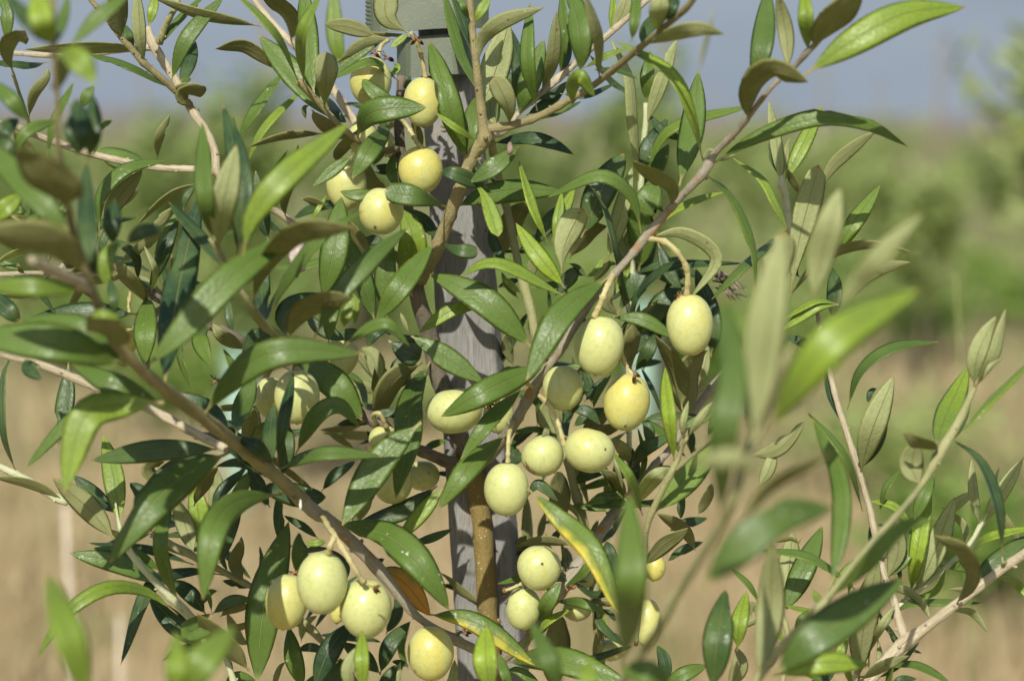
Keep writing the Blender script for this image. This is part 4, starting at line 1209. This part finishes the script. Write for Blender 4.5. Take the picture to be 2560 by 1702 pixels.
def plasticmat():
    b = NB('dusty_green_plastic'); tc = b.node('ShaderNodeTexCoord'); n = b.noise(tc.outputs['Object'], 60, 4); n2 = b.noise(tc.outputs['Object'], 1800, 2)
    c = b.mix(b.ramp(n, .35, .7), (.100, .125, .080), (.135, .158, .108)); c = b.mix(b.math('MULTIPLY', b.ramp(n2, .62, .72), .4), c, (.40, .36, .28))
    b.l.new(c, b.b.inputs['Base Color']); b.b.inputs['Roughness'].default_value = .5; b.bump(n2, .25, .0004); return b.m
M_PL = plasticmat()
def sheet(name, outline_rows, th, parent, mat=M_PL):
    """rows of front points (left to right) -> sheet with thickness th, closed"""
    V = []; F = []; n = len(outline_rows[0]); m = len(outline_rows)
    for d in (0, th):
        for row in outline_rows:
            for p in row: V.append(p+BACK*(-d))
    o = m*n
    for j in range(m-1):
        for i in range(n-1):
            q = j*n+i; F.append((q, q+n, q+n+1, q+1)); F.append((o+q, o+q+1, o+q+n+1, o+q+n))
    for i in range(n-1): F.append((i, i+1, o+i+1, o+i)); q = (m-1)*n+i; F.append((q, o+q, o+q+1, q+1))
    for j in range(m-1): q = j*n; F.append((q, o+q, o+q+n, q+n)); q = j*n+n-1; F.append((q, q+n, o+q+n, o+q))
    return mesh(name, V, F, mat, parent, None, None, outline_rows[0][0], smooth=False)
band = empty('plastic_tree_tie', P(1100, 120, SZ+.6), label='grey green plastic band with a zigzag cut end wrapped round the top of the stake', cat='tree tie')
def bandrows(x0, x1, yt, yb, z0, zz=False, n=17, rows=9, tilt=0):
    out = []
    for j in range(rows):
        f = j/(rows-1); row = []
        for i in range(n):
            g = i/(n-1); x = x0+(x1-x0)*g
            if zz and i == 0: x = x0 + (4.5 if j % 2 else 0)
            y = yt+(yb-yt)*f + tilt*g + 2*math.sin(g*7)
            z = z0 - max(0, abs(g-.5)*2-.55)**2*5.5
            row.append(P(x, y, z))
        out.append(row)
    return out
rw = bandrows(912, 1222, -70, 79, SZ+1.6, True, 17, 29, -9); sheet('upper_wrap', rw, .0008, band)
rw = bandrows(992, 1178, 92, 192, SZ+1.1, False, 17, 7, -6); sheet('lower_wrap', rw, .0008, band)
# back half of the wrap, so that the band closes round stake and trunk
for nm, x0, x1, y0, y1, z0 in (('upper_wrap', 935, 1219, -66, 76, SZ-.6), ('lower_wrap', 993, 1176, 95, 190, SZ-.6)):
    rows = []
    for j in range(4):
        row = []
        for i in range(15):
            g = i/14; x = x0+(x1-x0)*g; row.append(P(x, y0+(y1-y0)*j/3-8*g, z0-4.2*math.sin(math.pi*g)**.6))
        rows.append(row)
    sheet(nm, rows, .0008, band)
# ---------------- ground, hills, orchard behind ----------------
HOR = 851 - math.tan(R(PITCH))*FPX
def ground_at(xpx, dist):      # point on the ground at a distance straight ahead, under native column xpx
    return Vector(((xpx-1280)/FPX*dist, dist, 0))
def groundmat():
    b = NB('dry_ground'); tc = b.node('ShaderNodeTexCoord'); ob = tc.outputs['Object']
    n1 = b.noise(ob, .55, 4); n2 = b.noise(ob, 5, 5, .6); n3 = b.noise(ob, 60, 3); n4 = b.noise(ob, .09, 3)
    c = b.mix(b.ramp(n2, .35, .68), (.33, .25, .13), (.44, .35, .195)); c = b.mix(b.math('MULTIPLY', b.ramp(n3, .5, .7), .5), c, (.27, .18, .10))
    c = b.mix(b.math('MULTIPLY', b.ramp(b.math('ADD', n1, b.math('MULTIPLY', n4, .5)), .72, .86), .75), c, (.15, .18, .065))
    sy = b.node('ShaderNodeSeparateXYZ'); b.l.new(ob, sy.inputs[0])
    c = b.mix(b.math('MULTIPLY', b.ramp(b.math('MULTIPLY_ADD', n1, 9.0, sy.outputs[1]), 10.5, 19), .85), c, (.215, .225, .10))
    b.l.new(c, b.b.inputs['Base Color']); b.b.inputs['Roughness'].default_value = .95; b.b.inputs['Specular IOR Level'].default_value = .1
    b.bump(b.math('ADD', n2, b.math('MULTIPLY', n3, .3)), 1, .05); return b.m
n = 60; V = []; F = []
ys = np.concatenate([np.linspace(-20, 40, 30), np.geomspace(45, 4000, 18)]); xs = np.concatenate([-np.geomspace(4000, 12, 14), np.linspace(-10, 10, 21), np.geomspace(12, 4000, 14)])
rng = random.Random(2)
for y in ys:
    for x in xs: V.append((x, y, -.02+ (rng.uniform(-.03, .03) if (abs(x) < 11 and y < 40 and math.hypot(x, y-1) > 1.5) else 0)))
nx_ = len(xs)
for j in range(len(ys)-1):
    for i in range(nx_-1): q = j*nx_+i; F.append((q, q+1, q+nx_+1, q+nx_))
mesh('ground', V, F, groundmat(), None, None, None, (0, 0, 0), kind='structure')
# low hills on the skyline
def hillmat(name, a, b_):
    b = NB(name); tc = b.node('ShaderNodeTexCoord'); nn = b.noise(tc.outputs['Object'], .012, 5, .6)
    b.l.new(b.mix(b.ramp(nn, .4, .62), a, b_), b.b.inputs['Base Color']); b.b.inputs['Roughness'].default_value = 1; return b.m
def hills(name, dist, h0, amp, seed, mat):
    rng = random.Random(seed); V = []; F = []; nn = 160; ph = [rng.random()*9 for _ in range(6)]
    for i in range(nn+1):
        x = (i/nn-.5)*dist*2.4; hh = h0+amp*sum(math.sin(x/dist*(3.1+k*4.7)+ph[k])/(1+k) for k in range(6))
        for (dy, k) in ((0, -.02), (dist*.05, .55), (dist*.1, .9), (dist*.16, 1), (dist*.3, .4)): V.append((x, dist+dy, hh*k))
    for i in range(nn):
        for k in range(4): q = i*5+k; F.append((q, q+5, q+6, q+1))
    mesh(name, V, F, mat, None, None, None, (0, dist, 0), kind='structure')
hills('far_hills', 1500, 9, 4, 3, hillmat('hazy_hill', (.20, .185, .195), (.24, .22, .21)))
hills('near_hills', 420, 1.9, .9, 8, hillmat('scrub_hill', (.20, .16, .13), (.19, .19, .11)))

# dry grass: uncounted, one object
def strawmat():
    b = NB('dry_straw'); g = b.node('ShaderNodeNewGeometry'); tc = b.node('ShaderNodeTexCoord'); nn = b.noise(tc.outputs['Object'], 1.3, 3)
    c = b.mix(g.outputs['Random Per Island'], (.29, .22, .11), (.56, .46, .27)); c = b.mix(b.math('MULTIPLY', b.ramp(nn, .54, .68), .6), c, (.20, .25, .08))
    b.l.new(c, b.b.inputs['Base Color']); b.b.inputs['Roughness'].default_value = .8; return b.m
M_STRAW = strawmat()
rg = np.random.RandomState(5); NB_ = 34000
d = 4.6*np.exp(rg.rand(NB_)**1.7*math.log(24/4.6)); x = (rg.rand(NB_)-.5)*d*.62
h = rg.uniform(.05, .20, NB_)*(1+.8*np.sin(x*3.1+d*1.7)*np.sin(x*1.3-d*2.2)); an = rg.rand(NB_)*math.pi; ln = rg.uniform(-.6, .6, (NB_, 2)); wd = rg.uniform(.002, .005, NB_)
b0 = np.stack([x, d, np.full(NB_, -.05)], 1); sdv = np.stack([np.cos(an)*wd, np.sin(an)*wd, np.zeros(NB_)], 1)
md_ = b0+np.stack([ln[:, 0]*h*.4, ln[:, 1]*h*.4, h*.6+.04], 1); tp = b0+np.stack([ln[:, 0]*h*1.2, ln[:, 1]*h*1.2, h+.05], 1)
Vg = np.stack([b0-sdv, b0+sdv, md_+sdv*.8, md_-sdv*.8, tp], 1).reshape(-1, 3)
Fg = []
for i in range(NB_): q = i*5; Fg.append((q, q+1, q+2, q+3)); Fg.append((q+3, q+2, q+4))
mesh('dry_grass', Vg, Fg, M_STRAW, None, None, None, (0, 0, 0), smooth=False, kind='stuff')

# tall single stalks
M_STALK = plain('bleached_stalk', (.62, .54, .42)); M_GST = plain('green_stem', (.22, .25, .09))
def stalk(name, pts, r0, mat, label, group=None):
    v, f, u = tube(pts, [r0*(1-.5*i/(len(pts)-1)) for i in range(len(pts))], 7); b = Vector(pts[0])
    mesh(name, v, f, mat, None, u, None, b, label=label, cat='stalk', group=group)
def up_stalk(xp, yp, dist, lean, bow=0):      # from the ground to a picture place
    top = P(xp, yp, 100*(1-dist)); base = Vector((top.x+lean, top.y, -.02))
    return [base.lerp(top, i/8)+Vector((bow*math.sin(math.pi*i/8), 0, 0)) for i in range(9)]
stalk('dry_grass_stalk', up_stalk(162, 1262, 2.3, .02, .005), .0055, M_STALK, 'tall bleached dry grass stalk at the lower left under the pale twig')
stalk('dry_grass_stalk', up_stalk(300, 1540, 2.6, -.03, .004), .0055, M_STALK, 'shorter bleached dry grass stalk to the right of the tallest one')
stalk('green_grass_stem', up_stalk(2390, 686, 1.7, .03, .015), .0018, M_GST, 'thin upright green grass stem beside the rightmost pale shoots')

# young olive trees of the next rows
def crownmat(name, c1, c2):
    b = NB(name); g = b.node('ShaderNodeNewGeometry')
    c = b.mix(g.outputs['Random Per Island'], c1, c2); b.l.new(c, b.b.inputs['Base Color']); b.b.inputs['Roughness'].default_value = .5
    tr = b.node('ShaderNodeBsdfTranslucent'); b.l.new(c, tr.inputs['Color']); ms = b.node('ShaderNodeMixShader'); ms.inputs[0].default_value = .3
    b.l.new(b.b.outputs[0], ms.inputs[1]); b.l.new(tr.outputs[0], ms.inputs[2]); b.l.new(ms.outputs[0], b.out.inputs[0]); return b.m
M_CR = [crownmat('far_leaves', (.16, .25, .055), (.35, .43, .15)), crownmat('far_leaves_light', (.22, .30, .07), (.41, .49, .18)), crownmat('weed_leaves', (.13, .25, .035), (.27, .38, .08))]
M_GUARD = plain('mint_plastic_tube', (.28, .43, .33), .4); M_TW = plain('far_bark', (.22, .18, .13))
def crown(cx, cy, z0, z1, rad, nleaf, lsz, seed, mat, parent, name='crown', shoots=26):
    rs = np.random.RandomState(seed); V = []; F = []
    dirs = []
    for s in range(shoots):
        a = rs.rand()*6.283; k = rs.rand(); zb = z0+(z1-z0)*.55*rs.rand(); e = np.array([math.cos(a)*rad*(.25+.9*rs.rand())*(1-.4*k), math.sin(a)*rad*(.25+.9*rs.rand()), (z1-zb)*(.4+.65*rs.rand())]); dirs.append((np.array([cx, cy, zb]), e))
    tv = []; tf = []
    for i in range(nleaf):
        b, e = dirs[rs.randint(shoots)]; t = rs.rand()**.8
        p = b+e*np.array([t, t, t**1.2])+rs.normal(0, rad*.07, 3); d = rs.normal(0, 1, 3); d[2] = abs(d[2])*.8; d = d/np.linalg.norm(d); q = np.cross(d, rs.normal(0, 1, 3)); q /= np.linalg.norm(q)
        L = lsz*rs.uniform(.6, 1.3); o = len(V); V += [tuple(p), tuple(p+d*L*.5+q*L*.14), tuple(p+d*L), tuple(p+d*L*.5-q*L*.14)]; F.append((o, o+1, o+2, o+3))
    mesh(name, V, F, mat, parent, None, None, (cx, cy, z0), smooth=False)
    return dirs
SHORT = {1: 'the left blurred tree', 2: 'the tree right of the stake', 3: 'the large tree at the right edge', 4: 'the low tree right of the stake', 5: 'the tree under the arching leaf', 6: 'the tree left of the rightmost one', 7: 'the tree left of the stake', 8: 'the palest tree at upper left', 9: 'the tree at the left edge', 10: 'the small tree between two others', 11: 'the farthest tree at the right', 12: 'the smallest tree at the left'}
def bgtree(xp, dist, top_y, width_px, seed, label, guard=False, mat=0, z0=None, nl=1500, stk=True, zf=.3):
    g = ground_at(xp, dist); ppm = FPX/dist; ht = CAM_H + (HOR-top_y)/ppm; rad = width_px/ppm/2
    t = empty('young_olive_tree', g, label=label, cat='olive tree', group='young olive trees in the rows behind')
    zc = ht*zf if z0 is None else z0
    dirs = crown(g.x, g.y, zc, ht, rad, nl*2, .085, seed, M_CR[mat], t)
    V, F, U = tube([(g.x, g.y, -.02), (g.x+.02, g.y, zc), (g.x, g.y, ht*.75)], [.016, .013, .005], 7); 
    for b, e in dirs[:12]:
        v, f, u = tube([b, b+e*.5+np.array([0, 0, -.02]), b+e], [.006, .004, .002], 5); o = len(V); V += v; F += [tuple(q+o for q in ff) for ff in f]
    mesh('trunk', V, F, M_TW, t, None, None, g)
    sd = ['left', 'right'][seed % 2]
    if guard:
        n = 14; V = []; F = []
        for k, (rr, z) in enumerate(((.055, 0), (.055, .62), (.052, .62), (.052, 0))):
            for i in range(n): V.append((g.x+rr*math.cos(6.283*i/n), g.y-.0+rr*math.sin(6.283*i/n), z))
        for k in range(3):
            for i in range(n): q = k*n+i; q2 = k*n+(i+1) % n; F.append((q, q2, q2+n, q+n))
        mesh('tree_guard', V, F, M_GUARD, None, None, None, g, label='mint green plastic tree guard tube round the foot of '+SHORT[seed], cat='tree guard', group='tree guards')
    if stk:
        v, f, u = tube([(g.x+.09, g.y+.06, -.02), (g.x+.10, g.y+.06, 1.0), (g.x+.105, g.y+.06, 1.85)], [.013, .013, .012], 8)
        mesh('thin_stake', v, f, M_TW, None, None, None, (g.x+.09, g.y+.06, 0), label='thin brown stake beside '+SHORT[seed], cat='stake', group='stakes of the trees behind')
bgtree(592, 8.6, 190, 330, 1, 'the blurred young olive tree at the left, its crown against the sky', guard=True)
bgtree(1610, 10.5, 130, 330, 2, 'the blurred young olive tree right of the stake, its guard showing below', guard=True)
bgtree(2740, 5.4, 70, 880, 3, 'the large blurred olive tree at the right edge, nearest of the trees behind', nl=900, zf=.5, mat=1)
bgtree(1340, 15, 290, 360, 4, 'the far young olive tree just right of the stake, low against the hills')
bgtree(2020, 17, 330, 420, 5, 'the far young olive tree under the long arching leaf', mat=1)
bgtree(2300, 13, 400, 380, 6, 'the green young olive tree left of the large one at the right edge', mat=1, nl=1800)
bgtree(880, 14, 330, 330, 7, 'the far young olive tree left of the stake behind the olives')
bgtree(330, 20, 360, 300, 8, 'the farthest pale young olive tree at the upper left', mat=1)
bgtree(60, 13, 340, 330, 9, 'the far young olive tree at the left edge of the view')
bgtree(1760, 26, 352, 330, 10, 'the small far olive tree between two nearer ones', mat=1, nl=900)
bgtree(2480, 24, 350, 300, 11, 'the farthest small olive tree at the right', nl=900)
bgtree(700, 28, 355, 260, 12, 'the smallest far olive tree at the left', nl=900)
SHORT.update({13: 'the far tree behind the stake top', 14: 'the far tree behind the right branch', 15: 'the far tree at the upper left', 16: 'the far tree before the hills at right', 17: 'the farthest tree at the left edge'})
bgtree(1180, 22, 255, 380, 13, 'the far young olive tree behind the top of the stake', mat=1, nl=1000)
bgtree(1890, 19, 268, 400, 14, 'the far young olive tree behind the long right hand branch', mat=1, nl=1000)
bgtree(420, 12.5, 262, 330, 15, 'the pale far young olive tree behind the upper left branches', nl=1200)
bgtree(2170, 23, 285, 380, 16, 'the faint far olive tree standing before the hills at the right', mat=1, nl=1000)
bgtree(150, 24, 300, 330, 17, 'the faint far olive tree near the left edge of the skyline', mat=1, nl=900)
# low green weeds
def weed(xp, dist, w, h, seed, label, n=900, name='weed_clump', mat=2, ls=.07):
    g = ground_at(xp, dist); t = empty(name, g, label=label, cat='weeds', group='weed clumps between the rows')
    crown(g.x, g.y, 0, h, w, n, ls, seed, M_CR[mat], t, 'foliage', 40)
weed(2440, 6.2, .32, .48, 31, 'bright green weed clump in front of the large tree at the right edge', 2200)
weed(2250, 9, .6, .32, 32, 'low green weed clump at the right behind the thin pale twig', 1600, mat=1)
weed(2060, 15, 1.2, .5, 33, 'broad low weed clump in the right middle distance', 1800, mat=1)
weed(1300, 19, 1.6, .5, 34, 'broad low weed clump behind the stake', 1600, mat=1)
weed(600, 18, 1.6, .5, 35, 'broad low weed clump in the left middle distance', 1600, mat=1)
weed(1750, 12, .7, .35, 36, 'small weed clump between the tree guards and the right side', 1300, mat=1)
weed(150, 14, 1.0, .4, 37, 'low weed clump at the far left', 1300, mat=1)
weed(1000, 11, .5, .25, 38, 'small low weed clump seen left of the trunk', 900, mat=1)

WPL = ['behind the left pale twigs', 'between the left branches', 'below the far left tree', 'left of the stake, low down', 'just left of the stake', 'just right of the stake', 'behind the hanging olives', 'below the J shaped arching leaf'.replace('J shaped ', 'long '), 'right of the big branch', 'in the open gap at the right', 'before the right trees']
for i in range(22):
    rr = random.Random(900+i); k = i//2; xx = 90+k*235+(i % 2)*110; dd = (10.5 if i % 2 else 18)+6*rr.random()
    weed(xx, dd, rr.uniform(.5, 1.0)*dd/16, rr.uniform(.3, .75), 60+i, '%s blurred weed clump %s' % (('farther pale', 'nearer green')[i % 2], WPL[k]), 1000, mat=(1, 2)[i % 2], ls=.09)
